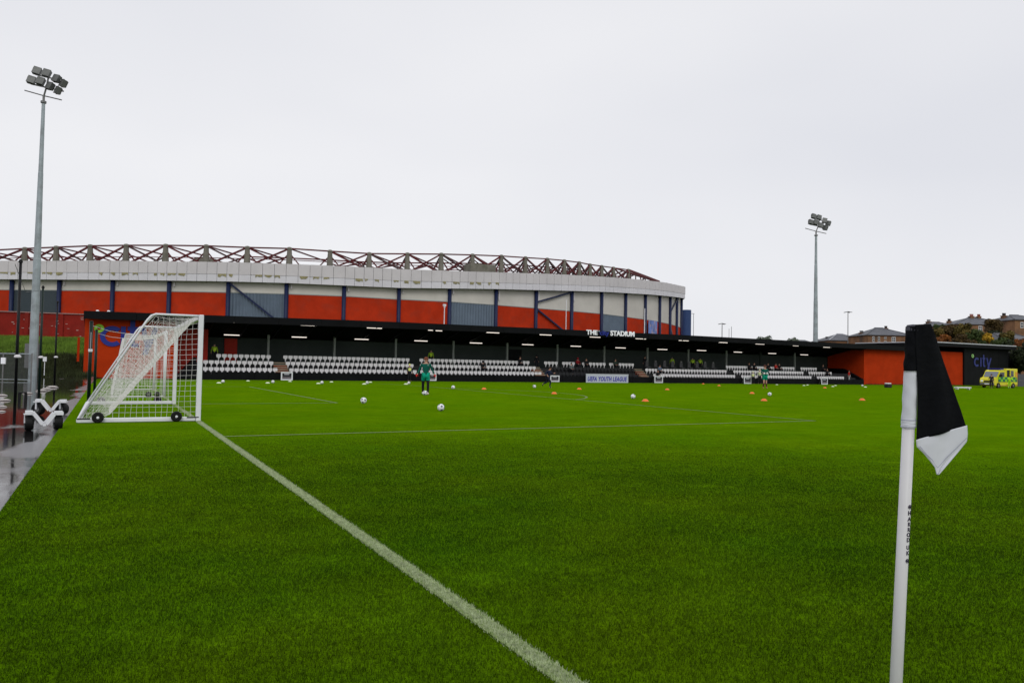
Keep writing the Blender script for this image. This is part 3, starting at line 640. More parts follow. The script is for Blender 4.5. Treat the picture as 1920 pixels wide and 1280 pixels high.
DIRT = mat('splash_dirt', (.12, .02, .008), .9, var=.5, vscale=2)
def skirt(x0, x1, y):
    x = x0; q = MB(); top = []
    n = int((x1-x0)/.35); hs = [random.uniform(.05, .16) for _ in range(n+1)]
    q.add([(x0+(x1-x0)*i/n, y, -.3) for i in range(n+1)]+[(x0+(x1-x0)*i/n, y, -.25+hs[i]) for i in range(n+1)], [(i, i+1, n+2+i, n+1+i) for i in range(n)])
    o = q.build('dirt_band', DIRT); o.parent = stand; o.location = -so_
skirt(XL+.12, XRW-.02, YF+.244); skirt(XI+.35, at_y(1804, 700, YF)[0], YF-.006)
# ------------------------------------------------------------------ seats
def seat_mesh():
    q = MB()
    q.prism([(-.15, .0), (.15, .0), (.195, .04), (.205, .13), (.205, .25), (.165, .30), (-.165, .30), (-.205, .25), (-.205, .13), (-.195, .04)], .02, .055)      # backrest
    q.prism([(-.05, -.13), (.05, -.13), (.07, -.06), (.10, -.01), (-.10, -.01), (-.07, -.06)], -.04, -.01)                                 # tipped-up pan
    q.box(-.03, .03, .0, .05, -.30, -.0)
    return q
sm = seat_mesh().build('seat', SEATW); seat_data = sm.data; bpy.data.objects.remove(sm)
q = seat_mesh(); sb_ = q.build('seat', mat('black_seat_plastic', (.02, .02, .023), .35)); bseat_data = sb_.data; bpy.data.objects.remove(sb_)
TOPZ = [.84, 1.45, 2.04]
blocks = {0: [(380, 521), (542, 782), (788, 1016), (1225, 1379), (1390, 1522), (1532, 1583)],
          1: [(380, 513), (535, 776), (787, 1005), (1210, 1363), (1375, 1507), (1516, 1560)],
          2: [(404, 508), (530, 768), (786, 993), (1020, 1046), (1054, 1078), (1091, 1098), (1104, 1136), (1142, 1153), (1160, 1189), (1361, 1404), (1409, 1436), (1444, 1490), (1501, 1532)]}
bname = {0: ['leftmost block', 'second block from the left', 'block left of the jogging man', 'block right of the black seats', 'block behind the far goalkeeper', 'small rightmost block']}
bname[1] = bname[0]
bname[2] = ['leftmost block', 'second block from the left', 'block left of the jogging man', 'first run above the black seats', 'second run above the black seats', 'short run right of the red coat',
            'middle run above the black seats', 'short run above the league board', 'last run above the black seats', 'run right of the padded seats', 'run behind the far goalkeeper', 'run left of the last aisle', 'rightmost run']
rname = ['front row', 'middle row', 'top row']
allseats = []
for r_i in range(3):
    for bi, (a, b_) in enumerate(blocks[r_i]):
        x0 = at_y(a, 690, ROWY[r_i])[0]; x1 = at_y(b_, 690, ROWY[r_i])[0]; n = max(1, int(round((x1-x0)/.47)))
        for j in range(n): allseats.append((x0+(j+.5)*(x1-x0)/n, ROWY[r_i], TOPZ[r_i]-.30, r_i, bi, j))
allseats.sort(key=lambda s: (s[0]-CAM[0])**2+(s[1]-CAM[1])**2)
for s in allseats[:300]:
    o = bpy.data.objects.new('seat', seat_data); C.objects.link(o); o.location = s[:3]; o.rotation_euler = (R(random.uniform(-2, 2)), 0, R(random.uniform(-1.5, 1.5)))
    tag(o, 'white seat, %s from left, %s of the %s' % (ordn(s[5]), rname[s[3]], bname[s[3]][s[4]]), 'seat', 'white seats of the small stand')
q = MB(); base = seat_mesh()
for s in allseats[300:]:
    q.add([(v[0]+s[0], v[1]+s[1], v[2]+s[2]) for v in base.v], base.f)
if q.v: tag(q.build('seat_rows', SEATW), 'white tip-up seats in the farther right part of the stand', 'seats', None, 'stuff')
bs = []
for r_i, (a, b_) in ((0, (1040, 1192)), (1, (1030, 1190))):
    x0 = at_y(a, 690, ROWY[r_i])[0]; x1 = at_y(b_, 690, ROWY[r_i])[0]; n = int(round((x1-x0)/.5))
    for j in range(n):
        o = bpy.data.objects.new('seat', bseat_data); C.objects.link(o); o.location = (x0+(j+.5)*(x1-x0)/n, ROWY[r_i], TOPZ[r_i]-.30)
        tag(o, 'black seat, %s from left, %s of the black block' % (ordn(j), rname[r_i]), 'seat', 'black seats of the small stand')
VIP = mat('padded_grey_seat', (.055, .055, .06), .5)
for j, px in enumerate((1214, 1230, 1247, 1262, 1278, 1293, 1308, 1323, 1338)):
    X = at_y(px, 685, 37.5)[0]; o = empty('padded_seat', (X, 37.5, TRD[2])); tag(o, 'large dark padded seat, %s from the left below the stewards' % ordn(j), 'seat', 'padded dugout seats')
    q = MB(); q.box(-.24, .24, .05, .17, .35, 1.0); q.build('backrest', VIP, o, bevel=.04); q = MB(); q.box(-.24, .24, -.4, .05, .3, .42); q.build('cushion', VIP, o, bevel=.03)
    q = MB(); q.box(-.14, .14, .03, .16, 1.01, 1.2); q.build('headrest', mat('seat_piping', (.12, .12, .12), .5), o, bevel=.04)

# ================================================================== ADVERT BOARDS
a = at_g(1099, 717.5); b_ = at_g(1178, 718)
bd = empty('advert_board', (0, 0, 0)); Yb = YF-.35; xa, xb2 = at_y(1099, 710, Yb)[0], at_y(1178, 710, Yb)[0]
zb0, zb1 = at_y(1138, 717.3, Yb)[2], at_y(1138, 701.8, Yb)[2]; bd.location = ((xa+xb2)/2, Yb, zb0); bo = np.array(bd.location[:])
q = MB(); q.box(xa-bo[0], xb2-bo[0], 0, .06, 0, zb1-zb0); q.build('panel', BOARDM, bd)
q = MB(); q.box(xa-bo[0]-.03, xb2-bo[0]+.03, -.02, .08, zb1-zb0, zb1-zb0+.04); q.box(xa-bo[0]-.03, xb2-bo[0]+.03, -.02, .08, -.03, 0); q.build('frame', WHITE, bd)
fit_text('lettering', 'UEFA YOUTH LEAGUE', 1102.0, 1175.5, 714.5, 705.8, Yb-.012, BOARDT, bd, bo, off=.035, ext=.01, shear=.22, space=1.12)
tag(bd, 'pale blue UEFA YOUTH LEAGUE board leaning on the front of the stand', 'advert board')
PRT = mat('grey_print', (.16, .14, .16), .6, var=.5, vscale=3); BLKP = mat('black_print', (.02, .02, .025), .6)
frames = [(526.5, 548.5, 697, 712.5, 'near the leftmost concrete stairs'), (804, 818, 700, 713.5, 'right behind the near goalkeeper'), (1031.5, 1048.5, 703.5, 715.5, 'behind the jogging man'),
          (1227, 1242.5, 704.5, 717.5, 'under the man in blue coat'), (1395, 1408.5, 706.5, 719, 'left of the far goalkeeper'), (1540, 1551.5, 708, 720.5, 'at the right end of the stand')]
for (x0, x1, y0, y1, wh) in frames:
    Y_ = YF-.55; A = at_y(x0, y1, Y_); B = at_y(x1, y1, Y_); zt_ = at_y(x0, y0, Y_)[2]; o = empty('framed_board', ((A[0]+B[0])/2, Y_, A[2])); w = (B[0]-A[0])/2; h = zt_-A[2]
    tag(o, 'small white framed sign board standing on the grass ' + wh, 'sign', 'framed boards in front of the stand')
    q = MB(); f = .11; q.box(-w, -w+f, -.04, .04, 0, h); q.box(w-f, w, -.04, .04, 0, h); q.box(-w+f, w-f, -.04, .04, 0, f); q.box(-w+f, w-f, -.04, .04, h-f, h); q.build('frame', WHITE, o)
    q = MB(); q.box(-w+f, w-f, -.02, .02, h*.42, h-f); q.build('dark_print', BLKP, o); q = MB(); q.box(-w+f, w-f, -.02, .02, f, h*.42-.004); q.build('grey_print', PRT, o)
    q = MB(); q.box(-w*.45, w*.4, -.028, -.021, h*.66, h*.78); q.build('print_line', mat('pale_print', (.5, .5, .55), .6), o)
    q = MB(); q.bar((-w+.05, .03, h*.9), (-w+.05, .45, .0), .03); q.bar((w-.05, .03, h*.9), (w-.05, .45, 0), .03); q.build('rear_leg', GALVD, o)

# ================================================================== GOALS
def net_grid(q, F, nu, nv, r, sub=1, jit=0.0):
    """cords along both directions of the surface F(u,v)"""
    Gd = [[Vector(F(i/nu, j/nv)) + Vector((random.uniform(-jit, jit), random.uniform(-jit, jit), random.uniform(-jit, jit))) for j in range(nv+1)] for i in range(nu+1)]
    for i in range(nu+1): q.tube(Gd[i], r, 3, cap=False)
    for j in range(nv+1): q.tube([Gd[i][j] for i in range(nu+1)], r, 3, cap=False)
def profile(pts, s):
    P_ = [np.array(p, float) for p in pts]; L = [np.linalg.norm(P_[i+1]-P_[i]) for i in range(len(P_)-1)]; T = sum(L)*s
    for i, l in enumerate(L):
        if T <= l or i == len(L)-1: return P_[i]+(P_[i+1]-P_[i])*min(T/l, 1)
        T -= l
def portable_goal(yn, Wd, H, dtop, dbot, lab, r=.055):
    g = empty('portable_goal', (0, yn, 0)); tag(g, lab, 'goal')
    for y in (0, Wd):
        q = MB(); q.box(-.055, .055, y-.06, y+.06, .0, H); q.build('post', WHITE, g, bevel=.02)
        q = MB(); q.box(-dbot, -.06, y-.05, y+.05, 0.005, .105); q.build('base_bar', WHITE, g, bevel=.02)
        cur = [(-.055, y, H-.02)] + [(-dtop+.25*math.cos(a)*0-0.0, y, H-.03) for a in (0,)]
        arc = [(-dtop-.0, y, H-.03), (-dtop-.09, y, H-.07), (-dtop-.17, y, H-.17)]
        q = MB(); q.tube([(-.055, y, H-.03)]+arc+[(-dbot+.04, y, .1)], .026, 8); q.build('side_frame', WHITE, g, smooth=True)
        for wx in (-.48, -2.08):
            q = MB(); sgn = -1 if y == 0 else 1; q.lathe([(.02, -.05), (.1, -.05), (.122, -.02), (.122, .03), (.1, .05), (.02, .05)], 22, (wx, y+sgn*.12, .125), 'y')
            wh = q.build('wheel', BLACK, g, smooth=False); q = MB(); q.lathe([(.0, -.01), (.03, 0), (.03, .02)], 8, (wx, y+sgn*.175, .125), 'y'); q.build('hub', WHITE, wh)
    q = MB(); q.box(-.055, .055, .06, Wd-.06, H-.12, H); q.build('crossbar', WHITE, g, bevel=.02)
    q = MB(); q.tube([(-dtop, 0.03, H-.03), (-dtop, Wd-.03, H-.03)], .016, 6); q.build('top_rail', WHITE, g)
    q = MB(); q.box(-dbot-.02, -dbot+.08, .05, Wd-.05, 0, .09); q.build('rear_bar', WHITE, g, bevel=.02)
    edge = [(-.05, H-.06), (-dtop, H-.06), (-dbot+.08, .1)]; mid = [(-.03, H-.10), (-.42, H-.62), (-1.55, .42), (-1.85, .03)]
    # back net, sagging inwards from the crossbar
    def back(u, v):
        a = profile(edge, v); b2 = profile(mid, v); w = min(1, math.sin(math.pi*u)*1.25)**.75; c = a*(1-w)+b2*w; return (c[0], .02+u*(Wd-.04), c[1])
    q = MB(); net_grid(q, back, int(Wd/.09), 32, .0040, jit=.012); q.build('back_net', NETM, g)
    for y in (0, Wd):
        def side(u, v):
            # u from top to bottom, v from post to frame
            z = (H-.08)*(1-u)+.1*u; t_ = profile(edge, 1) ; zt_ = H-.06
            xb_ = -dtop - (dbot-.08-dtop)*(zt_-z)/(zt_-.1) if z < zt_ else -dtop
            sway = .03*math.sin(7*v+9*u); return (-.05+(xb_+.05)*v, y+sway*.6, z-.05*math.sin(math.pi*v)*(1-u))
        q = MB(); nu = 19
        # straight verticals from the post outwards, clipped by the frame
        k = 0; x = -.05
        while x > -dbot+.15:
            zt_ = H-.08 if x > -dtop else (H-.06)-(H-.16)*(-x-dtop)/(dbot-.08-dtop)
            if zt_ > .15: q.tube([(x+.012*math.sin(5*z_+k), y+.02*math.sin(3*z_+k), z_) for z_ in np.linspace(.1, zt_, 12)], .0034, 3, cap=False)
            x -= .125; k += 1
        for i in range(nu+1): q.tube([side(i/nu, j/12) for j in range(13)], .0034, 3, cap=False)
        q.build('side_net', NETM, g)
    # black straps holding the net to the base
    for x in (-.12, -dbot+.12):
        q = MB(); q.box(x-.13, x+.13, -.064, -.04, .085, .108); q.build('strap', BLACK, g)
    return g
portable_goal(-16.18, 7.43, 2.52, .98, 2.48, 'nearest white goal on black wheels with its net sagging from the crossbar')
# main goal: box net held by two dark stanchions
mg = empty('main_goal', (0, 0, 0)); tag(mg, 'white goal with box net standing behind the nearest wheeled goal', 'goal')
for y in (-3.72, 3.72):
    q = MB(); q.tube([(0, y, 0), (0, y, 2.5)], .06, 12); q.build('post', WHITE, mg, smooth=True)
q = MB(); q.tube([(0, -3.72, 2.5), (0, 3.72, 2.5)], .06, 12); q.build('crossbar', WHITE, mg, smooth=True)
xb0 = at_y(236, 622, -3.9)[0]; xg = at_y(210, 742, -3.9)[0]
zbk = at_y(236, 625, -3.9)[2]
q = MB(); q.tube([(0, -3.75, .03), (xg, -3.75, .03), (xg, 3.75, .03), (0, 3.75, .03)], .022, 6); q.build('base_frame', WHITE, mg)
q = MB()
net_grid(q, lambda u, v: (xb0+(xg-xb0)*(1-v)*1.0, -3.72+u*7.44, .04+(zbk-.04)*v-.10*math.sin(math.pi*u)*v), 52, 18, .0036, jit=.01)
net_grid(q, lambda u, v: (xb0*v, -3.72+u*7.44, 2.44+(zbk-2.44)*v-.12*math.sin(math.pi*u)*v-.05*math.sin(math.pi*v)), 52, 11, .0036, jit=.01)
for y in (-3.72, 3.72): net_grid(q, lambda u, v: ((xg+(xb0-xg)*v)*u, y, .04+(2.4-.04)*v+(zbk-2.4)*u*v), 13, 18, .0036, jit=.01)
q.build('box_net', NETM, mg)
q = MB(); q.tube([(0, -3.72, 2.42), (xb0*.5, -3.74, (2.42+zbk)/2-.08), (xb0, -3.75, zbk), (xb0+.02, 0, zbk-.16), (xb0, 3.75, zbk), (xb0*.5, 3.74, (2.42+zbk)/2-.08), (0, 3.72, 2.42)], .012, 5)
q.tube([(xb0, -3.75, zbk), (xg+(xb0-xg)*.4, -3.75, 1.0), (xg, -3.75, .04)], .022, 5); q.tube([(xb0, 3.75, zbk), (xg, 3.75, .04)], .02, 5); q.build('net_edge_rope', NETM, mg)
q = MB()
net_grid(q, lambda u, v: (xb0-.006+.05*v, -3.72+u*7.44, zbk-.30*v-.13*math.sin(math.pi*u)), 150, 7, .0045)
for y in (-3.72, 3.72): net_grid(q, lambda u, v: (xb0*(1-v)*1.0+(xb0+.22)*v+(xg-xb0)*(1-u)*.9, y, .1+(zbk-.1)*u), 50, 5, .0045)
q.build('net_tape', NETM, mg)
for x_, y_ in ((-.25, -3.9), (-.55, -3.9)):
    q = MB(); q.lathe([(.02, -.04), (.1, -.04), (.11, 0), (.1, .04), (.02, .04)], 12, (x_, y_-.05, .11), 'y'); q.build('wheel', BLACK, mg)
tops = []
for (px, yb_, ytp, lb) in ((166, 752, 603, 'nearer'), (177, 733.5, 619, 'farther')):
    p_ = at_g(px, yb_); h = (yb_-ytp)*np.dot(p_-CAM, fw)/FPX; q = MB(); q.tube([(0, 0, 0), (0, 0, h)], .055, 10)
    o = empty('net_stanchion', p_); q.build('pole', GRNPOLE, o, smooth=True); q = MB(); q.lathe([(.0, .04), (.05, .03), (.06, 0)], 8, (0, 0, h)); q.build('cap', BLACK, o)
    if lb == 'nearer':
        q = MB(); q.box(-.014, .014, -.062, -.055, h-.95, h-.35); q.build('print_strip', mat('faded_print', (.3, .32, .34), .6), o); q = MB(); q.lathe([(.056, 0), (.066, .02), (.066, .08), (.056, .1)], 8, (0, 0, h*.62)); q.build('tape', WHITE, o)
    tag(o, lb + ' dark green stanchion pole holding the goal net from behind', 'pole', 'net stanchions'); tops.append((p_[0], p_[1], h-.12))
for (tp, yy_, lb) in ((tops[0], -3.75, 'nearer'), (tops[1], 3.75, 'farther')):
    q = MB(); q.tube([Vector(tp), (Vector(tp)+Vector((xb0, yy_, zbk)))/2-Vector((0, 0, .05)), (xb0, yy_, zbk)], .008, 4); tag(q.build('guy_rope', NETM), 'white rope from the %s stanchion to the top of the goal net' % lb, 'rope', 'net ropes')

# ================================================================== PLACES LEFT OF THE TURF
for i, (px, yb_, ytp) in enumerate(((28, 757, 489), (73, 735, 538), (102, 720.5, 566))):
    D = (CAM[2]+.03)*FPX/(yb_-hor(px)); p_ = at_d(px, yb_, D); h = (yb_-ytp)*D/FPX
    o = empty('net_pole', (p_[0], p_[1], -.03)); q = MB(); q.tube([(0, 0, 0), (0, 0, h)], .045 if i == 0 else .052, 10, .04); q.build('pole', BLKM if i != 1 else GRNPOLE, o, smooth=True)
    q = MB(); q.lathe([(0, .08), (.04, .06), (.06, 0), (.06, -.04)], 8, (0, 0, h)); q.build('cap', BLACK, o)
    q = MB(); q.lathe([(.05, 0), (.1, .03), (.09, .08), (.05, .11)], 8, (.02, 0, h*.32)); q.build('tied_rag', WHITEPL, o)
    tag(o, ['thick black net pole, nearest and leftmost of three by the wet path', 'dark green net pole in front of the floodlight mast', 'thin black net pole, farthest of three by the wet path'][i], 'pole', 'ball net poles')
q = MB()
pp = [at_d(28, 495, 1.473*FPX/(757-hor(28))), at_d(73, 545, 1.473*FPX/(735-hor(73)))]
q.tube([pp[0], pp[0]*.6+pp[1]*.4-[0, 0, .55], pp[1]], .008, 4); tag(q.build('slack_cable', BLKM), 'thin slack cable between two net poles', 'cable')

def bag(px, py, wpx, lab, tilt=0.0):
    D = (CAM[2]+.03)*FPX/(py-hor(px)); p_ = at_d(px, py, D); L = wpx*D/FPX
    q = MB(); n = 12; k = 7; vs = []; fs = []
    for i in range(k):
        t_ = i/(k-1); x = (t_-.5)*L; s = max(.12, math.sin(math.pi*t_)**.55)
        for j in range(n):
            a = 2*math.pi*j/n; vs.append((x, math.cos(a)*L*.3*s*(1+.1*math.sin(5*a+i)), L*.09+math.sin(a)*L*.10*s*(1+.14*math.sin(3*a+2*i))-L*.06*(1-s)))
    fs = [(i*n+j, i*n+(j+1) % n, (i+1)*n+(j+1) % n, (i+1)*n+j) for i in range(k-1) for j in range(n)]+[tuple(range(n-1, -1, -1)), tuple((k-1)*n+j for j in range(n))]
    q.add(vs, fs); o = q.build('sandbag', mat('woven_bag', (.52, .48, .46), .75, var=.2, vscale=9, bump=.5), smooth=True); o.location = (p_[0], p_[1], -.035); o.rotation_euler = (0, 0, tilt)
    tag(o, lab, 'sandbag', 'white sandbags on the flooded paving')
bag(4, 742, 18, 'white sandbag at the left edge, farthest of the near pile'); bag(9, 751, 20, 'white sandbag at the left edge, middle of the near pile', .2)
bag(4, 763, 17, 'white sandbag at the left edge, second nearest of the pile', -.2); bag(2, 772, 16, 'white sandbag at the left edge, nearest of the pile')
bag(52, 738, 17, 'white sandbag lying beside the small dark frame', .3)
bag(78, 733.5, 20, 'white sandbag at the foot of the green net pole', .2); bag(87, 730, 18, 'white sandbag, middle of the three right of the green pole', -.1); bag(98, 726.5, 20, 'white sandbag, rightmost of the three by the thin black pole')
# small dark sawhorse frame
D = 1.473*FPX/(751-hor(42)); p_ = at_d(42, 751, D); o = empty('sawhorse', (p_[0], p_[1], -.03), -YAW); s_ = D/FPX
tag(o, 'small low black sawhorse standing in the puddle by a sandbag', 'sawhorse')
for x in (-6*s_, 6*s_):
    q = MB(); q.box(x-.035, x+.035, -.03, .03, 0, 14*s_); q.build('leg', BLKM, o)
q = MB(); q.box(-7*s_, 7*s_, -.035, .035, 14*s_, 16.5*s_); q.build('top_bar', BLKM, o)
# trolleys
def trolley(px, py, s, rz_, lab, wheelturn):
    D = (CAM[2]+.03)*FPX/(py-hor(px)); p_ = at_d(px, py, D); o = empty('goal_trolley', (p_[0], p_[1], -.03), math.atan2(p_[1]-CAM[1], p_[0]-CAM[0])-math.pi/2+rz_); k = D/FPX*s*.93; tag(o, lab, 'trolley', 'goal trolleys')
    for dy in (-.13, .13):
        q = MB(); T = 7.5*k
        pts = [(-34*k, 39*k), (-20*k, 39*k), (-2*k, 14*k), (4*k, 14*k), (20*k, 34*k+3*k), (36*k, 37*k)]
        for a, b2 in zip(pts[:-1], pts[1:]): q.bar((a[0], dy, a[1]), (b2[0], dy, b2[1]), .05, T)
        q.build('frame_bar', WHITE, o)
    q = MB(); q.box(-2*k, 4*k, -.13, .13, 12*k, 15*k); q.build('cross_piece', WHITE, o)
    for x in (-27*k, 27*k):
        w = empty('wheel_unit', (x, 0, 0)); w.parent = o; w.rotation_euler = (0, 0, wheelturn)
        q = MB(); R_ = 16.5*k; q.lathe([(R_*.45, -.06), (R_*.9, -.075), (R_, -.04), (R_, .04), (R_*.9, .075), (R_*.45, .06)], 22, (0, 0, R_), 'x'); q.build('tyre', BLACK, w, smooth=False)
        q = MB(); q.lathe([(.001, -.03), (R_*.45, -.04), (R_*.45, .04), (.001, .03)], 14, (0, 0, R_), 'x'); q.build('rim', GALVD, w)
        q = MB(); q.bar((-.075, 0, R_), (-.075, 0, 35*k), .02, .04); q.bar((.075, 0, R_), (.075, 0, 35*k), .02, .04); q.box(-.09, .09, -.08, .08, 34.5*k, 36.8*k); q.build('fork', WHITE, w)
    return o
trolley(81, 806, .92, R(3), 'nearer white V-shaped goal trolley on two black wheels', R(3)); trolley(94, 778, .76, R(-4), 'farther white V-shaped goal trolley with turned black wheels', R(50))

# mesh security fence with rails
D = 1.473*FPX/(714-hor(25)); a = at_d(-60, 714, D); b_ = at_d(58, 714, D); b_[2] = a[2] = -.03; h = 51*D/FPX
fo = empty('mesh_fence', b_); tag(fo, 'low grey mesh fence panels at the left in front of the floodlight mast', 'fence'); dv = Vector(a-b_); dv.z = 0; Lf = dv.length; dv.normalize()
MESHM = mat('fence_mesh', (.09, .1, .1), .5)
q = MB(); q.tube([(0, 0, h), dv*Lf+Vector((0, 0, h))], .035, 6); q.tube([(0, 0, .08), dv*Lf+Vector((0, 0, .08))], .03, 6); q.build('rail', GALV, fo)
q = MB()
for k in range(int(Lf/.05)): q.bar(dv*k*.05+Vector((0, 0, .1)), dv*k*.05+Vector((0, 0, h)), .011)
for k in range(22): q.bar(Vector((0, 0, .1+k*h/22)), dv*Lf+Vector((0, 0, .1+k*h/22)), .011)
o = q.build('mesh_infill', MESHM, fo); o['kind'] = 'stuff'
for k in range(3):
    q = MB(); q.bar(dv*(k*Lf/2.2), dv*(k*Lf/2.2)+Vector((0, 0, h+.05)), .07); q.build('post', GALVD, fo)
q = MB(); c = dv*(Lf*.45); q.box(c.x-.13, c.x+.13, c.y-.06, c.y-.03, h*.62, h*.85); q.build('notice', LETTW, fo)
p_ = at_d(84, 673, 55); q = MB(); q.box(-.12, .12, -.02, .02, -.17, .17); q.box(-.02, .02, .0, .04, -1.2, -.17); o = q.build('notice_sign', WHITE); o.location = p_; tag(o, 'small white notice on a post below the grass bank', 'sign')

# grass bank with retaining wall
def bankz(s): return s
wl = [at_d(-230, 632, 72), at_d(170, 634, 78)]; fl = [at_d(-230, 705, 54), at_d(170, 703, 60)]
zt_w = float(np.mean([w[2] for w in wl])); zt_t = 1.44+(669-585)*75/FPX
BANK = mat('bank_grass', (0.08, 0.135, 0.018), 0.95, var=0.45, vscale=0.8, dirt=(.05, .045, .025), dscale=.5)
xs_ = np.linspace(0, 1, 40); ys_ = np.linspace(0, 1, 16); V = []; F = []
for v_ in ys_:
    for u_ in xs_:
        A = fl[0]*(1-u_)+fl[1]*u_; B = wl[0]*(1-u_)+wl[1]*u_; P_ = A*(1-v_)+B*v_; z = -.25+(zt_w+.25)*(ss(v_*1.1)*.75+v_*.25)+random.uniform(-.05, .05); V.append((P_[0], P_[1], z))
F = [(j*40+i, j*40+i+1, (j+1)*40+i+1, (j+1)*40+i) for j in range(15) for i in range(39)]
q = MB(); q.add(V, F); tag(q.build('grass_bank', BANK, smooth=True), kind='structure')
Vb = np.array(V).reshape(16, 40, 3)
def bank_at(u_, v_):
    i = u_*39; j = v_*15; i0, j0 = int(min(i, 38)), int(min(j, 14)); a, c = i-i0, j-j0
    return Vb[j0, i0]*(1-a)*(1-c)+Vb[j0, i0+1]*a*(1-c)+Vb[j0+1, i0]*(1-a)*c+Vb[j0+1, i0+1]*a*c
# rough grass and weeds on the bank
def tufts(name, pts, h, w, m, label, cat):
    n = len(pts)*5; V = np.zeros((n, 3, 3)); k = 0
    for p_ in pts:
        for s_ in range(5):
            a = random.uniform(0, 6.28); hh = h*random.uniform(.5, 1.4); l = random.uniform(0, .6)*hh; la = random.uniform(0, 6.28); ox, oy = random.gauss(0, w*1.5), random.gauss(0, w*1.5)
            V[k, 0] = (p_[0]+ox-math.cos(a)*w/2, p_[1]+oy-math.sin(a)*w/2, p_[2]-.03); V[k, 1] = (p_[0]+ox+math.cos(a)*w/2, p_[1]+oy+math.sin(a)*w/2, p_[2]-.03)
            V[k, 2] = (p_[0]+ox+math.cos(la)*l, p_[1]+oy+math.sin(la)*l, p_[2]+hh); k += 1
    me = bpy.data.meshes.new(name); me.from_pydata(V.reshape(-1, 3).tolist(), [], [(3*i, 3*i+1, 3*i+2) for i in range(n)]); me.materials.append(m)
    o = bpy.data.objects.new(name, me); C.objects.link(o); return tag(o, label, cat, None, 'stuff')
BG = mat('bank_blade', (0.115, 0.2, 0.02), 0.8, var=.5, vscale=.7); WEED = mat('dark_weeds', (.035, .045, .015), .9, var=.5, vscale=1.2)
tufts('bank_grass', [bank_at(random.random(), random.uniform(.42, 1)) for _ in range(9000)], .3, .09, BG, 'rough bright green grass on the bank below the red retaining wall', 'grass')
tufts('weeds', [bank_at(random.random(), random.uniform(.0, .45)) for _ in range(5000)], .45, .12, WEED, 'dark brown green weeds along the foot of the bank', 'weeds')
rw = empty('retaining_wall', wl[0]); tag(rw, 'weathered dark red retaining wall on top of the grass bank', 'wall'); dv = (wl[1]-wl[0]); dv[2] = 0; Lr = np.linalg.norm(dv)+6; dv /= np.linalg.norm(dv); nv = np.array([-dv[1], dv[0], 0])
def rbox(name, s0, s1, o0, o1, z0, z1, m):
    q = MB(); P0, P1 = dv*s0, dv*s1; z0 -= wl[0][2]; z1 -= wl[0][2]
    q.add([tuple(P0+nv*o0+[0,0,z0]), tuple(P1+nv*o0+[0,0,z0]), tuple(P1+nv*o1+[0,0,z0]), tuple(P0+nv*o1+[0,0,z0]), tuple(P0+nv*o0+[0,0,z1]), tuple(P1+nv*o0+[0,0,z1]), tuple(P1+nv*o1+[0,0,z1]), tuple(P0+nv*o1+[0,0,z1])],
          [(0,3,2,1),(4,5,6,7),(0,1,5,4),(1,2,6,5),(2,3,7,6),(3,0,4,7)]); return q.build(name, m, rw)
s_ = 0; k = 0
while s_ < Lr: rbox('wall_panel', s_+.02, min(s_+3.1, Lr)-.02, random.uniform(0, .03), .4, zt_w-.6, zt_t, REDOLD); rbox('pilaster', s_-.18, s_+.18, -.14, 0, zt_w-.6, zt_t+.0, REDOLD); s_ += 3.1
s_ = 0
while s_ < Lr: rbox('coping', s_+.01, min(s_+1.55, Lr)-.01, -.1, .5, zt_t+.003, zt_t+.09, mat('coping_stone', (.35, .22, .2), .8, var=.2)); s_ += 1.55
for _ in range(40):
    s_ = random.uniform(Lr*.45, Lr-2); z = random.uniform(zt_w+.2, zt_t-.3); rbox('chip', s_, s_+random.uniform(.1, .35), -.006, .0, z, z+random.uniform(.03, .07), mat('bare_patch', (.5, .4, .36), .8))
q = MB(); p_ = at_d(147, 655, 62); q.box(-.09, .09, -.09, .09, -1, 1.0); o = q.build('marker_post', REDW); o.location = p_; tag(o, 'short red post at the foot of the bank beside the red stand wall', 'post')

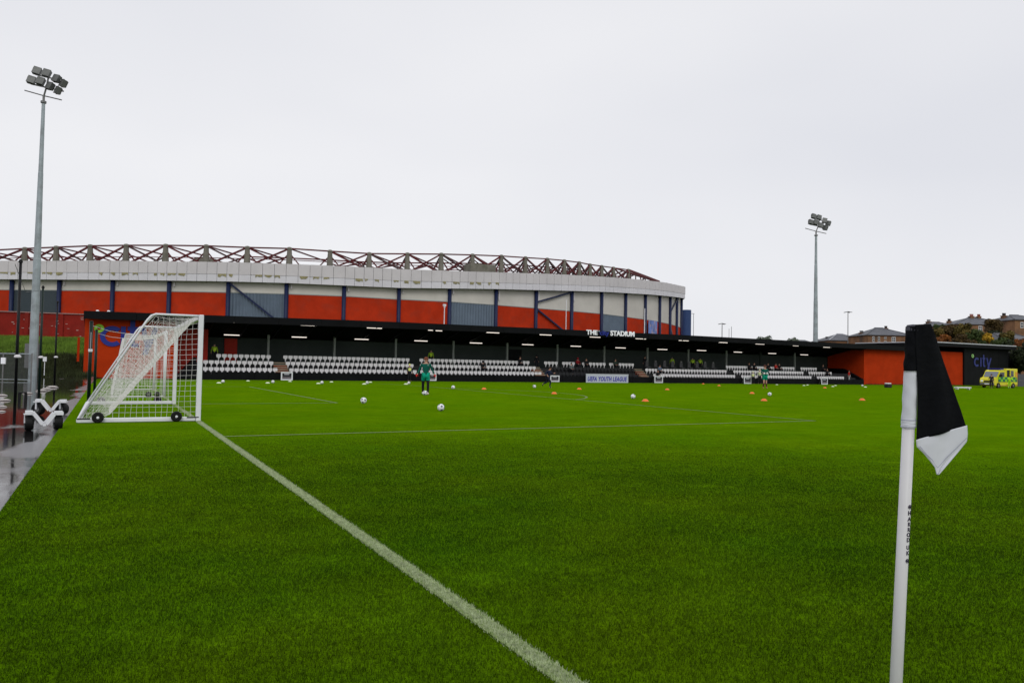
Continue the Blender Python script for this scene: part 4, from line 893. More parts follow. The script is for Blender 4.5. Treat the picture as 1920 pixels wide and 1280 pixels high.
# ================================================================== FLOODLIGHTS
def flood(pxb, pyb_, pxt, pyt, D, wb_, wt_, ks, lab, yaw, zbase=None):
    B = at_d(pxb, pyb_, D); T = at_d(pxt, pyt, D); H = T[2]-B[2]; o = empty('floodlight_mast', (B[0], B[1], B[2])); tag(o, lab, 'floodlight', 'floodlight masts')
    q = MB(); s1 = D/FPX
    q.lathe([(wb_*s1/2, -2), (wb_*s1/2, 0), ((wb_*.74+wt_*.26)*s1/2, H*.38), (((wb_*.74+wt_*.26)*s1/2)*.94, H*.385), ((wb_*.3+wt_*.7)*s1/2, H*.72), ((wb_*.3+wt_*.7)*s1/2*.93, H*.725), (wt_*s1/2, H)], 14); q.build('mast', GALV, o, smooth=False)
    q = MB(); q.lathe([(wt_*s1/2, H-.05), (wt_*s1*.85, H), (wt_*s1*.85, H+.15), (0, H+.16)], 12); q.build('collar', GALVD, o)
    hd = empty('lamp_head', (0, 0, H)); hd.parent = o; hd.rotation_euler = (0, 0, yaw)
    k = ks*s1
    q = MB(); q.tube([(0, 0, 0), (0, 0, 14*k)], 2.2*k, 8); q.tube([(0, 0, 13*k), (6*k, -3*k, 32*k), (9*k, -4*k, 52*k)], 1.6*k, 8); q.build('bracket', GALVD, hd)
    q = MB(); q.tube([(-34*k, 0, 22*k), (0, 0, 14*k), (32*k, 0, 8*k)], 1.1*k, 6); q.build('outrigger', GALVD, hd)
    q = MB(); q.bar((-22*k, -3*k, 34*k), (36*k, -3*k, 24*k), 2.4*k); q.bar((-14*k, -5*k, 52*k), (40*k, -5*k, 42*k), 2.4*k); q.build('lamp_rail', GALVD, hd)
    LM = mat('lamp_housing', (.13, .135, .13), .45, metal=.3, var=.25, vscale=2)
    def lamp(x, y, z, rx, rz_):
        l = empty('lamp', (x, y, z)); l.parent = hd; l.rotation_euler = (rx, .24, rz_); a = 6.4*k
        q = MB(); q.box(-a, a, -a*.5, a*.5, -a*1.05, a*1.05)
        for f in range(-2, 3): q.box(f*a*.38-.25*k, f*a*.38+.25*k, a*.5, a*.8, -a*.95, a*.95)
        q.box(-a*1.05, a*1.05, -a*.72, -a*.5, -a*1.12, a*1.12); q.bar((-a*1.25, 0, -a*.2), (-a*1.25, -a*.2, a*.9), a*.16); q.bar((-a*1.25, 0, -a*.2), (-a*.2, 0, -a*1.2), a*.16)
        return q.build('lamp', LM, hd), l
    for (x, z, ry) in ((-20, 40, .1), (-4, 39, .0), (13, 31, -.5), (27, 24, -.9), (-11, 58, .1), (6, 55, 0), (24, 46, -.4), (36, 38, -.8)):
        b2, l = lamp(x*k, -5*k, z*k, R(-16), ry); b2.location = l.location; b2.rotation_euler = l.rotation_euler; bpy.data.objects.remove(l)
    return o
F1 = flood(62.5, 668, 77, 188, 58, 15.2, 5.8, 1.0, 'tall grey floodlight mast on the grass bank at the left', -YAW+R(8))
q = MB(); p_ = F1.location; q.box(p_[0]-.62, p_[0]+.42, p_[1]+.45, p_[1]+.95, p_[2]-.9, p_[2]+1.0); tag(q.build('control_cabinet', GALVD), 'grey control cabinet beside the foot of the left floodlight mast', 'cabinet')
flood(1529, 640, 1531, 441, 112, 8.5, 4.0, .62, 'distant grey floodlight mast behind the right half of the stand', -YAW+R(4))

# lamp posts, masts, CCTV
def post(px, pyt, D, wpx, lab, cat, head=None, pyb_=None, m=GALVD, name='lamp_post'):
    T = at_d(px, pyt, D); o = empty(name, (T[0], T[1], -.4)); tag(o, lab, cat); H = T[2]+.4; s1 = D/FPX
    q = MB(); q.tube([(0, 0, 0), (0, 0, H)], wpx*s1/2, 8, wpx*s1*.35); q.build('pole', m, o)
    if head == 'arms':
        for a in range(4):
            an = a*math.pi/2+.3; q = MB(); q.bar((0, 0, H), (math.cos(an)*6.5*s1, math.sin(an)*6.5*s1, H-1.5*s1), .9*s1); q.bar((math.cos(an)*4*s1, math.sin(an)*4*s1, H-.8*s1), (math.cos(an)*7.5*s1, math.sin(an)*7.5*s1, H-1.6*s1), 2.2*s1, .9*s1); q.build('lamp_arm', m, o)
    if head == 'tee':
        q = MB(); q.bar((-5*s1, 0, H), (2*s1, 0, H), .7*s1); q.build('lamp_arm', m, o)
    if head == 'cam':
        q = MB(); q.box(-2.5*s1, 2.5*s1, -2*s1, 2*s1, H-1*s1, H+3*s1); q.build('camera_box', WHITE, o); q = MB(); q.lathe([(.01, 0), (1.6*s1, 1*s1), (1.6*s1, 3.5*s1)], 8, (0, 0, H-5*s1)); q.build('dome', WHITE, o)
    return o
post(1590, 584, 190, 1.8, 'lamp post with four arms in front of the slate roofed houses', 'lamp post', 'arms')
post(1354, 606, 260, 1.9, 'distant lamp post with crossed arms right of the blue tower', 'lamp post', 'arms')
post(1300.5, 588, 230, 1.2, 'thin mast with a side arm next to the blue tower', 'mast', 'tee', name='mast')
post(1367, 616, 300, 1.0, 'faint thin mast, left of a distant pair', 'mast', name='mast'); post(1371.5, 612, 300, 1.2, 'faint thin mast, right of a distant pair', 'mast', name='mast')
post(833.5, 573, 112, 2.2, 'white camera mast in front of the red stadium wall', 'camera mast', 'cam', m=WHITE, name='camera_mast')
post(1062, 562, 112, 1.7, 'slim white mast in front of the diagonal blue brace', 'mast', m=WHITE, name='mast'); post(1209, 578, 118, 2.0, 'slim white mast left of the blue banner', 'mast', m=WHITE, name='mast')

# ================================================================== HILL, HOUSES, TREES
HILL = mat('hillside', (.04, .05, .02), .95, var=.3, vscale=.1)
hx = np.linspace(60, 420, 30); hy = np.linspace(55, 420, 24)
def hz_(x, y): return -.6+14*ss((math.hypot(x-60, (y-55)*.8)-60)/170)*ss((x-y*.55-40)/120)
ground_sheet('hill', hx, hy, hz_, HILL)
def house(name, pxl, pxr, pye, pyr, D, lab, wallm=SAND, hip=.3, chim=(), depth=11, wins=(), fl=None, rz_=None):
    A = at_d(pxl, pye, D); B = at_d(pxr, pye, D); w = np.linalg.norm((B-A)[:2]); s1 = D/FPX; c = (A+B)/2
    o = empty('house', (c[0], c[1], 0), math.atan2(B[1]-A[1], B[0]-A[0])); tag(o, lab, 'house', 'stone houses on the hill'); ze = (A[2]+B[2])/2; zr = ze+(pye-pyr)*s1
    q = MB(); q.box(-w/2, w/2, 0, depth, -1, ze); wo_ = q.build('wall', wallm, o)
    e = .35; q = MB(); hp = w*hip
    q.add([(-w/2-e, -e, ze), (w/2+e, -e, ze), (w/2+e, depth+e, ze), (-w/2-e, depth+e, ze), (-w/2+hp, depth*.5, zr), (w/2-hp, depth*.5, zr), (-w/2-e, -e, ze-.15), (w/2+e, -e, ze-.15), (w/2+e, depth+e, ze-.15), (-w/2-e, depth+e, ze-.15)],
          [(0,1,5,4),(1,2,5),(2,3,4,5),(3,0,4),(6,7,1,0),(7,8,2,1),(8,9,3,2),(9,6,0,3),(9,8,7,6)]); ro = q.build('roof', SLATE, o)
    q = MB(); q.bar((-w/2+hp, depth*.5, zr+.05), (w/2-hp, depth*.5, zr+.05), .25); q.bar((-w/2-e, -e, ze+.04), (-w/2+hp, depth*.5, zr+.04), .16); q.bar((w/2+e, -e, ze+.04), (w/2-hp, depth*.5, zr+.04), .16); q.build('ridge', LEAD if fl else SLATE, ro)
    for (px, pyt, wp, red) in chim:
        t_ = (px-pxl)/(pxr-pxl)-.5; x = t_*w; zc = ze+(pye-pyt)*s1; hw = wp*s1/2
        q = MB(); q.box(x-hw, x+hw, depth*.45, depth*.45+1.1, ze, zc-.75); q.box(x-hw-.1, x+hw+.1, depth*.45-.1, depth*.45+1.2, zc-.75, zc-.6); ch = q.build('chimney', SAND, ro)
        q = MB()
        for kx in np.linspace(-hw*.7, hw*.7, 3): q.lathe([(.16, 0), (.13, .35), (.17, .6), (.1, .62)], 8, (x+kx, depth*.45+.5, zc-.62))
        q.build('chimney_pot', mat('terracotta', (.28, .07, .045), .8) if red else mat('sooty_pot', (.05, .045, .045), .9), ch)
    for (px, py0, py1, wp) in wins:
        x = ((px-pxl)/(pxr-pxl)-.5)*w; z1 = ze+(pye-py0)*s1; z0 = ze+(pye-py1)*s1; hw = wp*s1/2
        q = MB(); q.box(x-hw, x+hw, -.06, -.003, z0, z1); f = q.build('window', mat('white_sash', (.75, .75, .75), .5), wo_)
        for (sx0, sx1) in ((-.8, -.08), (.08, .8)):
            for (sz0, sz1) in ((.1, .46), (.54, .9)):
                q = MB(); q.box(x+sx0*hw, x+sx1*hw, -.08, -.062, z0+(z1-z0)*sz0, z0+(z1-z0)*sz1); q.build('pane', GLASS, f)
    return o
house('house', 1556, 1625, 638, 624.5, 205, 'grey slate roofed house with pale hip, left of the brown stone house', chim=((1566, 630, 5, 0),), hip=.42, fl=1)
house('house', 1627, 1708, 628, 613, 190, 'brown sandstone house with two chimneys just left of the corner flag', hip=.4, chim=((1634, 618.5, 7, 0), (1681, 608.5, 5, 0)),
      wins=((1660, 631.5, 636, 4.5), (1660, 639, 646, 4.5), (1675.5, 631.5, 641, 7.5), (1637.5, 631.5, 641, 4), (1648, 631.5, 641, 4)))
house('house', 1748, 1796, 612, 602, 215, 'slate roofed house with two dark chimneys right of the flag', hip=.3, chim=((1761, 597, 7, 0), (1779.5, 603, 4.5, 0)))
house('house', 1793, 1902, 608, 593, 200, 'wide stone house with red chimney pots behind the round tree', hip=.42, chim=((1802, 596, 5.5, 0), (1845, 586, 7, 1), (1859, 586, 5.5, 1)), wins=((1838, 611, 621, 7),))
house('house', 1903, 1960, 599, 588, 170, 'stone house with white window cut by the right edge', hip=.35, chim=((1912, 584, 6.5, 0),), wins=((1916, 604, 615, 6),))
house('house', 1884, 1945, 637, 623, 150, 'low slate roofed building behind the trees at the right edge', hip=.2)
# dormer on the brown house
def blobs(ctr, rad, n):
    out_ = []; rad = rad*1.12
    for _ in range(n):
        v = np.array([random.gauss(0, 1) for _ in range(3)]); v /= np.linalg.norm(v); rr_ = random.random()**.4; out_.append((ctr+v*rad*rr_*.8, random.uniform(.28, .5)*min(rad)))
    return out_
LEAFM = {}
def leafmat(k, col, c2):
    if k in LEAFM: return LEAFM[k]
    m = bpy.data.materials.new('leaf_'+k); m.use_nodes = True; t = m.node_tree; b = t.nodes['Principled BSDF']; a = t.nodes.new('ShaderNodeAttribute'); a.attribute_name = 'shade'
    mx = t.nodes.new('ShaderNodeMix'); mx.data_type = 'RGBA'; mx.inputs[6].default_value = (*col, 1); mx.inputs[7].default_value = (*c2, 1); t.links.new(a.outputs['Fac'], mx.inputs[0]); t.links.new(mx.outputs[2], b.inputs['Base Color'])
    b.inputs['Roughness'].default_value = .7; b.inputs['Specular IOR Level'].default_value = .2; LEAFM[k] = m; return m
def tree(px, pyc, D, rx, rzp, kind, lab, nl=2600, ls=.42, nm='tree'):
    c = at_d(px, pyc, D); s1 = D/FPX; rad = np.array([rx*s1, rx*s1*.8, rzp*s1]); zb_ = -.6; o = empty(nm, (c[0], c[1], zb_)); tag(o, lab, 'tree', 'autumn trees behind the right end')
    cc = np.array([0, 0, c[2]-zb_]); bl = blobs(cc, rad, 22); n = int(nl*1.25); V = np.zeros((n*4, 3)); sh = np.zeros(n)
    for i in range(n):
        b0, r_ = bl[random.randrange(len(bl))]; v = RNG.normal(size=3); v /= np.linalg.norm(v); p_ = b0+v*r_*random.uniform(.7, 1.1)
        a = RNG.normal(size=3); a /= np.linalg.norm(a); b2 = np.cross(a, v); b2 /= np.linalg.norm(b2)+1e-9; l = ls*random.uniform(.6, 1.3)
        V[4*i] = p_-a*l*.5; V[4*i+1] = p_+b2*l*.35; V[4*i+2] = p_+a*l*.5; V[4*i+3] = p_-b2*l*.35; sh[i] = min(1, max(0, random.gauss(.5, .22)+.25*math.sin(b0[0]*3+b0[2]*5)))
    me = bpy.data.meshes.new('crown'); me.from_pydata(V.tolist(), [], [(4*i, 4*i+1, 4*i+2, 4*i+3) for i in range(n)])
    at = me.attributes.new('shade', 'FLOAT', 'FACE'); at.data.foreach_set('value', sh.astype(np.float32))
    cols = {'green': ((.022, .04, .01), (.06, .085, .02)), 'dark': ((.012, .02, .008), (.035, .045, .015)), 'rust': ((.1, .035, .012), (.28, .1, .02)), 'olive': ((.05, .045, .01), (.14, .1, .02)), 'far': ((.09, .115, .085), (.14, .165, .12)), 'yellow': ((.28, .16, .012), (.6, .38, .03)), 'brown': ((.045, .03, .012), (.1, .065, .02))}[kind]  # far crowns: distance haze put into the leaf colours as pale grey green
    me.materials.append(leafmat(kind, *cols)); co_ = bpy.data.objects.new('crown', me); C.objects.link(co_); co_.parent = o
    q = MB(); H = cc[2]; q.tube([(0, 0, 0), (.1, 0, H*.5), (0, .1, H)], max(.15, H*.025), 8, .06)
    for b0, r_ in bl[:7]: q.tube([(0, 0, max(.5, H*.55)), tuple((b0+np.array([0, 0, H*.6]))/2), tuple(b0)], .09, 5, .03)
    q.build('trunk', BARK, o); return o
tr_list = [(1752, 629, 150, 20, 15, 'olive', 'olive autumn tree directly right of the flag'), (1780, 622, 155, 22, 13, 'brown', 'brown autumn tree below the two dark chimneys'), (1768, 637, 140, 18, 8, 'rust', 'rust orange bush above the white roof flashing'),
 (1808, 622, 152, 18, 14, 'olive', 'olive tree below the wide stone house'), (1800, 636, 142, 17, 9, 'brown', 'dark brown bush over the middle of the flashing'), (1828, 634, 148, 20, 12, 'green', 'mid green shrub left of the yellow tree'),
 (1852, 634, 146, 11, 8, 'yellow', 'bright yellow leaved tree above the black building'), (1864, 612, 165, 18, 19, 'brown', 'round brownish tree in front of the wide stone house'), (1842, 648, 140, 24, 8, 'green', 'low green shrub just above the white flashing'),
 (1878, 644, 142, 18, 15, 'green', 'dark green tree right of the yellow tree'), (1896, 660, 135, 20, 22, 'dark', 'very dark tree behind the black annex'), (1912, 648, 132, 12, 12, 'rust', 'orange leaved tree at the right edge'),
 (1925, 670, 125, 24, 26, 'dark', 'large dark tree cut by the right edge'), (1735, 634, 150, 16, 12, 'green', 'green tree hidden behind the flag'), (1905, 684, 128, 18, 18, 'dark', 'dark shrub behind the ambulance')]
tr_list += [(1760, 618, 170, 18, 9, 'green', 'small green tree top beside the roof with two dark chimneys'), (1822, 626, 165, 16, 10, 'olive', 'olive tree top under the white window of the wide house'), (1790, 630, 160, 22, 12, 'dark', 'dark tree behind the rust orange bush'),
 (1868, 632, 158, 16, 14, 'dark', 'dark tree directly behind the yellow tree'), (1888, 634, 150, 14, 12, 'olive', 'olive tree below the low slate roof'), (1815, 645, 138, 26, 7, 'brown', 'low brown scrub along the white flashing'),
 (1900, 672, 150, 26, 20, 'dark', 'dark tree mass behind the grey gate'), (1745, 642, 150, 22, 10, 'green', 'low green scrub behind the flag')]
for t_ in tr_list: tree(*t_)
tree(1436, 641, 420, 17, 11, 'far', 'distant tree top tinted haze grey green above the stand roof, left one', 1500, 1.0); tree(1486, 643, 430, 13, 9, 'far', 'distant tree top tinted haze grey green left of the right floodlight', 1200, 1.0)
# low far roofs by the right mast
for (a, b_, pe, pr, D, lb) in ((1538, 1562, 640, 635.5, 330, 'tiny distant pale roofs right of the far floodlight mast'), (1496, 1520, 641, 637, 500, 'faint distant roofs left of the far floodlight mast')): house('house', a, b_, pe, pr, D, lb, hip=.2)

# ================================================================== BALLS, CONES, DISCS
import bmesh
bm = bmesh.new(); bmesh.ops.create_icosphere(bm, subdivisions=4, radius=.11)
phi = (1+5**.5)/2; dirs = [Vector(v).normalized() for v in ((-1,phi,0),(1,phi,0),(-1,-phi,0),(1,-phi,0),(0,-1,phi),(0,1,phi),(0,-1,-phi),(0,1,-phi),(phi,0,-1),(phi,0,1),(-phi,0,-1),(-phi,0,1))]
for f in bm.faces:
    c = f.calc_center_median().normalized(); f.smooth = True
    d = max(range(12), key=lambda i: c.dot(dirs[i])); ang = math.acos(min(1, c.dot(dirs[d]))); f.material_index = 1 if (ang < .30 and d % 2 == 0) or (ang > .2 and ang < .26) else 0
ball_me = bpy.data.meshes.new('football'); bm.to_mesh(ball_me); bm.free(); ball_me.materials.append(BALLW); ball_me.materials.append(BALLD)
def ball(px, pyb_, lab, scale=1.0):
    p_ = at_g(px, pyb_); o = bpy.data.objects.new('football', ball_me); C.objects.link(o); o.location = (p_[0], p_[1], p_[2]+.115*scale); o.scale = (scale,)*3; o.rotation_euler = (random.random()*6, random.random()*6, random.random()*6)
    return tag(o, lab, 'football', 'footballs on the pitch')
for px, py, lb in ((681.5, 756.5, 'white football with grey patches, second nearest on the grass left of centre'), (826.5, 770.5, 'nearest white football with grey patches on the grass'), (849.5, 729.5, 'white football lying right of the near goalkeeper'),
    (1002, 727.5, 'white football just left of the jogging man'), (1187, 747.5, 'white football on the grass below the league board'), (1443, 742.5, 'white football right of the far goalkeeper'),
    (418, 718, 'white football by the far touchline, leftmost of the far row'), (511.5, 718.5, 'white football by the far touchline, second of the far row'), (603.5, 720, 'white football by the far touchline, third of the far row'),
    (688.5, 720, 'white football by the far touchline, fourth of the far row'), (766.5, 720.5, 'white football by the far touchline left of the near goalkeeper'), (797, 741, 'white football at the feet of the near goalkeeper'), (1617, 724.5, 'small far football in front of the right red wall')):
    ball(px, py, lb)
q = MB(); q.lathe([(.045, .05), (.05, .052), (.10, .012), (.105, 0)], 14); dd_ = q.build('marker_disc', mat('pale_marker', (.72, .8, .55), .5)); disc_me = dd_.data; bpy.data.objects.remove(dd_)
wheres = ['left of the leftmost far ball', 'beyond the end of the goal area line', 'left of the second far ball', 'in front of the leftmost framed board', 'left of the third far ball', 'right of the third far ball', 'left of the fourth far ball', 'right of the fourth far ball', 'left of the fifth far ball',
          'right of the far goalkeeper', 'first of a pair right of the far goalkeeper', 'second of a pair right of the far goalkeeper', 'first of a pair near the right framed board', 'second of a pair near the right framed board', 'beside the small far football']
for (px, py), wh in zip(((410.5, 718.5), (465, 714.5), (502, 718.5), (543.5, 715.5), (597, 719.5), (621.5, 716.5), (683, 720.5), (694.5, 717), (761, 720.5), (1456.5, 721.5), (1507.5, 723), (1514, 722), (1561.5, 725), (1566.5, 723), (1622.5, 726)), wheres):
    p_ = at_g(px, py); o = bpy.data.objects.new('marker_disc', disc_me); C.objects.link(o); o.location = (p_[0], p_[1], p_[2]+.01); o.scale = (1.5,)*3; tag(o, 'small pale marker disc on the grass ' + wh, 'marker disc', 'pale marker discs')
q = MB(); q.lathe([(.05, .09), (.06, .092), (.135, .012), (.14, 0), (.12, 0)], 18); cc_ = q.build('marker_cone', ORANGE); cone_me = cc_.data; bpy.data.objects.remove(cc_)
for px, py, wh in ((907.5, 730, 'right of the near goalkeeper'), (1039, 738.5, 'nearest the jogging man'), (1086, 730, 'beyond the penalty arc below the league board'), (1210, 752.5, 'right of the ball below the league board'), (1251, 731, 'below the framed board under the blue coat'),
                   (1348, 723.5, 'far one left of the far goalkeeper'), (1318.5, 720, 'farthest one close to the stand'), (1410, 738, 'left of the far goalkeeper'), (1432.5, 751.5, 'nearest below the far goalkeeper'), (1546.5, 727.5, 'faint one below the right framed board'), (1616.5, 750.5, 'rightmost one in front of the red wall')):
    p_ = at_g(px, py); o = bpy.data.objects.new('marker_cone', cone_me); C.objects.link(o); o.location = (p_[0], p_[1], p_[2]+.008); o.scale = (1.15,)*3; tag(o, 'low orange marker cone, ' + wh, 'marker cone', 'orange marker cones')
# white bench slab and kit bag
p_ = at_g(1805, 730); q = MB(); q.box(-.9, .9, -.2, .2, .16, .28); o = empty('low_bench', p_, -.3); q.build('seat', WHITE, o)
for x in (-.7, .7): q = MB(); q.box(x-.05, x+.05, -.18, .18, 0, .16); q.build('leg', WHITE, o)
tag(o, 'low white bench on the grass in front of the black building', 'bench')
p_ = at_g(1665, 726.5); o = empty('kit_bag', p_); q = MB(); q.box(-.36, .36, -.22, .22, 0, .36); q.build('body', BLKP, o, bevel=.07); q = MB(); q.box(-.3, .3, -.2, .2, .365, .5); q.build('folded_bib', WHITEPL, o, bevel=.05); tag(o, 'dark kit bag with white top on the grass left of the flag', 'bag')

# ================================================================== CORNER FLAG
pt = at_d(1712.5, 612, 2.05); pm = at_d(1680.5, 1270, 2.05); dr = (pt-pm)/np.linalg.norm(pt-pm); pbs = pm - dr*((pm[2]+.02)/dr[2])
cf = empty('corner_flag', pbs); tag(cf, 'white corner pole with limp black and white flag in the right foreground', 'corner flag'); o3 = np.array(pbs)
POLEM = mat('flag_pole_plastic', (.66, .65, .66), .35, var=.04, vscale=6)
def pl(t_): return pbs+dr*t_
Lp = np.linalg.norm(pt-pbs)
q = MB(); q.tube([pl(0)-o3, pl(Lp-.01)-o3], .0164, 20, .0152); q.build('pole', POLEM, cf, smooth=True)
CLB = mat('black_cloth', (.005, .0055, .007), .8, var=.3, vscale=25, bump=.15, bscale=90, spec=.08); CLW = mat('white_cloth', (.68, .69, .75), .8, var=.03, vscale=14)
def tpx(px, py): return at_d(px, py, 2.05)
def lp(py): # position along pole for photo row
    a, b2 = 0, Lp
    for _ in range(30):
        m_ = (a+b2)/2
        if proj(pl(m_))[1] > py: a = m_
        else: b2 = m_
    return a
def sleeve(name, y0, y1, r, m, wav=0.0):
    q = MB(); n = 18; k = 26; vs = []
    for i in range(k):
        t_ = lp(y0+(y1-y0)*i/(k-1)); c = pl(t_)-o3
        for j in range(n):
            a = 2*math.pi*j/n; rr_ = r*(1+wav*math.sin(3*a+i*.55)+wav*.7*math.sin(2*a-i*.8)); vs.append(c+rt*math.cos(a)*rr_+np.array([fw[0], fw[1], 0])*math.sin(a)*rr_)
    q.add(vs, [(i*n+j, i*n+(j+1) % n, (i+1)*n+(j+1) % n, (i+1)*n+j) for i in range(k-1) for j in range(n)]+[tuple(range(n))]); return q.build(name, m, cf, smooth=True)
sleeve('upper_sleeve', 608, 695, .0190, CLB, .05); sleeve('lower_sleeve', 695.5, 800, .0184, CLW, .03)
sleeve('sleeve_hem', 786, 801, .0192, CLW, .015)
q = MB(); c = pl(lp(608))-o3; q.lathe([(0.001, .006), (.016, .004), (.0192, -.004), (.0192, -.012)], 16, tuple(c)); q.build('top_cap', mat('grey_cloth_top', (.06, .06, .075), .7), cf, smooth=True)
# cloth sheet: rows from top to lower edge, left and right outline in photo pixels
def cloth(name, rows, m, ncol=22, fold=.018, off=-.028, ph=0.0):
    q = MB(); vs = []; K = 40
    ys_ = np.linspace(0, 1, K); R_ = np.array(rows, float)
    tt = np.linspace(0, 1, len(R_))
    for s in ys_:
        xl, yl, xr, yr = [np.interp(s, tt, R_[:, i]) for i in range(4)]
        for j in range(ncol+1):
            u_ = j/ncol; px = xl+(xr-xl)*u_; py = yl+(yr-yl)*u_
            dep = off + fold*math.sin(u_*7.0+ph+s*1.6)*(.35+.65*s)*(.3+.7*math.sin(math.pi*min(u_, .5))) + .0015*math.sin(u_*11+s*6)
            p_ = tpx(px, py)+np.array([fw[0], fw[1], 0])*dep; vs.append(p_-o3)
    n = ncol+1; q.add(vs, [(i*n+j, i*n+j+1, (i+1)*n+j+1, (i+1)*n+j) for i in range(K-1) for j in range(ncol)])
    o = q.build(name, m, cf, smooth=True); sd = o.modifiers.new('thickness', 'SOLIDIFY'); sd.thickness = .0015; sd.offset = 0; return o
cloth('black_cloth', [(1709, 609, 1737, 608), (1709, 640, 1747, 632), (1711, 680, 1762, 676), (1713, 730, 1779, 722), (1712, 780, 1795, 768), (1711, 824, 1803.5, 797)], CLB, fold=.007, off=-.0215)
cloth('white_cloth', [(1710, 823, 1804, 796), (1712, 836, 1805.5, 812), (1724, 848, 1804.5, 826), (1736, 863, 1789, 845), (1744, 874, 1768, 868), (1748, 887, 1750, 887)], CLW, fold=.004, off=-.0215, ph=1.6)
#cloth('hem_seam', [(1723, 845.5, 1724, 846.5), (1736, 858, 1737, 859.3), (1746.5, 869, 1748, 871), (1758, 861.5, 1759, 863), (1775, 846, 1776, 847.5), (1799, 823.5, 1800, 825)], mat('seam_thread', (.4, .4, .5), .8), ncol=2, fold=0, off=-.052)
seam = [(1716, 834), (1728, 849), (1739, 860), (1746, 871), (1749, 874), (1752, 871), (1765, 856), (1783, 839), (1803, 819)]
q = MB(); q.tube([tpx(x_, y_)+np.array([fw[0], fw[1], 0])*-.0235-o3 for x_, y_ in seam], .0006, 5); q.build('hem_seam', mat('seam_thread', (.3, .3, .42), .8), cf)
for y_ in (787, 799):
    c = pl(lp(y_))-o3; q = MB(); q.tube([c+rt*math.cos(a)*.0197+np.array([fw[0], fw[1], 0])*math.sin(a)*.0197 for a in np.linspace(0, 2*math.pi, 20)], .0005, 4); q.build('stitching', MATS['seam_thread'], cf)
INK = mat('print_ink', (.03, .02, .05), .6)
ys_l = [(948, '\u25c9'), (963, 'H'), (974, 'A'), (984, 'R'), (994, 'R'), (1003.5, 'O'), (1013, 'D'), (1027, 'U'), (1037.5, 'K'), (1048.5, '\u25c9')]
for yv, chv in ys_l:
    t_ = lp(yv); c = pl(t_)-o3; a = R(-62)  # angle round the pole
    nrm = rt*math.sin(R(26))-np.array([fw[0], fw[1], 0])*math.cos(R(26)); tang = rt*math.cos(R(26))+np.array([fw[0], fw[1], 0])*math.sin(R(26))
    rr_ = .0162; p_ = c+nrm*(rr_-.0012)
    if chv == '\u25c9':
        q = MB(); q.lathe([(.0058, 0), (.0058, .0016), (.0042, .0016), (.0042, 0)], 16); q.lathe([(.0001, .0016), (.0026, .0016), (.0026, 0)], 10); ob = q.build('roundel', INK, cf)
    else:
        ob = text('letter', chv, .0155, INK, cf, (0, 0, 0), (0, 0, 0), off=.0004, ext=.0014, align='CENTER')
    M_ = Matrix(((tang[0], dr[0], nrm[0], p_[0]), (tang[1], dr[1], nrm[1], p_[1]), (tang[2], dr[2], nrm[2], p_[2]), (0, 0, 0, 1))); ob.matrix_local = M_
    ob.matrix_basis = M_

# ================================================================== AMBULANCE
pa = at_d(1887, 727.5, 100); zga = zg(pa[0], pa[1]); am = empty('ambulance', (pa[0], pa[1], pa[2]), -YAW+R(27)); tag(am, 'yellow and green ambulance with side door open by the black building', 'ambulance')
YEL = mat('ambulance_yellow', (.74, .68, .03), .35); GRN = mat('hi_vis_green', (.25, .6, .02), .4); DGR = mat('ambulance_green', (.01, .16, .09), .4); BLU = mat('beacon_blue', (.02, .02, .2), .2)
q = MB(); q.box(.0, 2.62, 0, 2.0, .42, 2.62); q.build('box_body', YEL, am, bevel=.08)
q = MB(); q.prism([(-2.55, .42), (-.02, .42), (-.02, 2.35), (-.95, 2.4), (-1.35, 2.25), (-1.95, 1.42), (-2.5, 1.25), (-2.6, .9)], .06, 1.94); q.build('cab', YEL, am, bevel=.05)
q = MB(); q.prism([(-1.42, 2.16), (-1.9, 1.45), (-1.96, 1.47), (-1.48, 2.2)], .16, 1.84); q.build('windscreen', mat('screen_glass', (.2, .22, .26), .12), am)
q = MB(); q.prism([(-1.25, 2.1), (-.35, 2.12), (-.35, 1.45), (-1.7, 1.45)], .04, .056); q.build('side_window', GLASS, am)
q = MB(); q.box(-1.0, -.1, .25, 1.75, 2.41, 2.62); q.build('beacon_bar', BLU, am, bevel=.04)
q = MB(); q.box(.12, .68, -.012, -.002, .8, 2.4); q.build('open_doorway', BLKP, am); q = MB(); q.box(.95, 1.65, -.012, -.002, 1.55, 2.35); q.build('rear_window', GLASS, am)
q = MB(); q.box(.7, .86, -.1, -.03, .55, 2.45); q.build('sliding_door', YEL, am)
k_ = 0
for i in range(9):
    for j in range(2):
        x = -1.75+i*.47
        if x > -.2 and x < .05: x = x
        q = MB(); q.box(x, x+.44, -.03, -.016 if x > -.2 else .035, .85+j*.33, 1.16+j*.33); q.build('checker_square', GRN if (i+j) % 2 else DGR, am)
q = MB(); q.box(2.05, 2.5, -.03, -.016, 1.1, 2.2); q.build('orange_panel', mat('ambulance_orange', (.75, .35, .03), .4), am)
q = MB(); q.box(-2.66, -2.5, .1, 1.9, .42, .7); q.build('bumper', GALVD, am, bevel=.04); q = MB(); q.box(-2.64, -2.56, .6, 1.4, .78, .98); q.build('grille', BLKP, am)
q = MB(); q.box(-2.68, -2.662, .7, 1.3, .48, .6); q.build('number_plate', LETTW, am)
for y in (.2, 1.55): q = MB(); q.box(-2.63, -2.5, y, y+.28, .82, 1.05); q.build('headlight', LETTW, am)
q = MB(); q.box(-2.3, 2.6, .05, 1.95, .28, .42); q.build('sill', mat('sill_orange', (.5, .33, .05), .5), am)
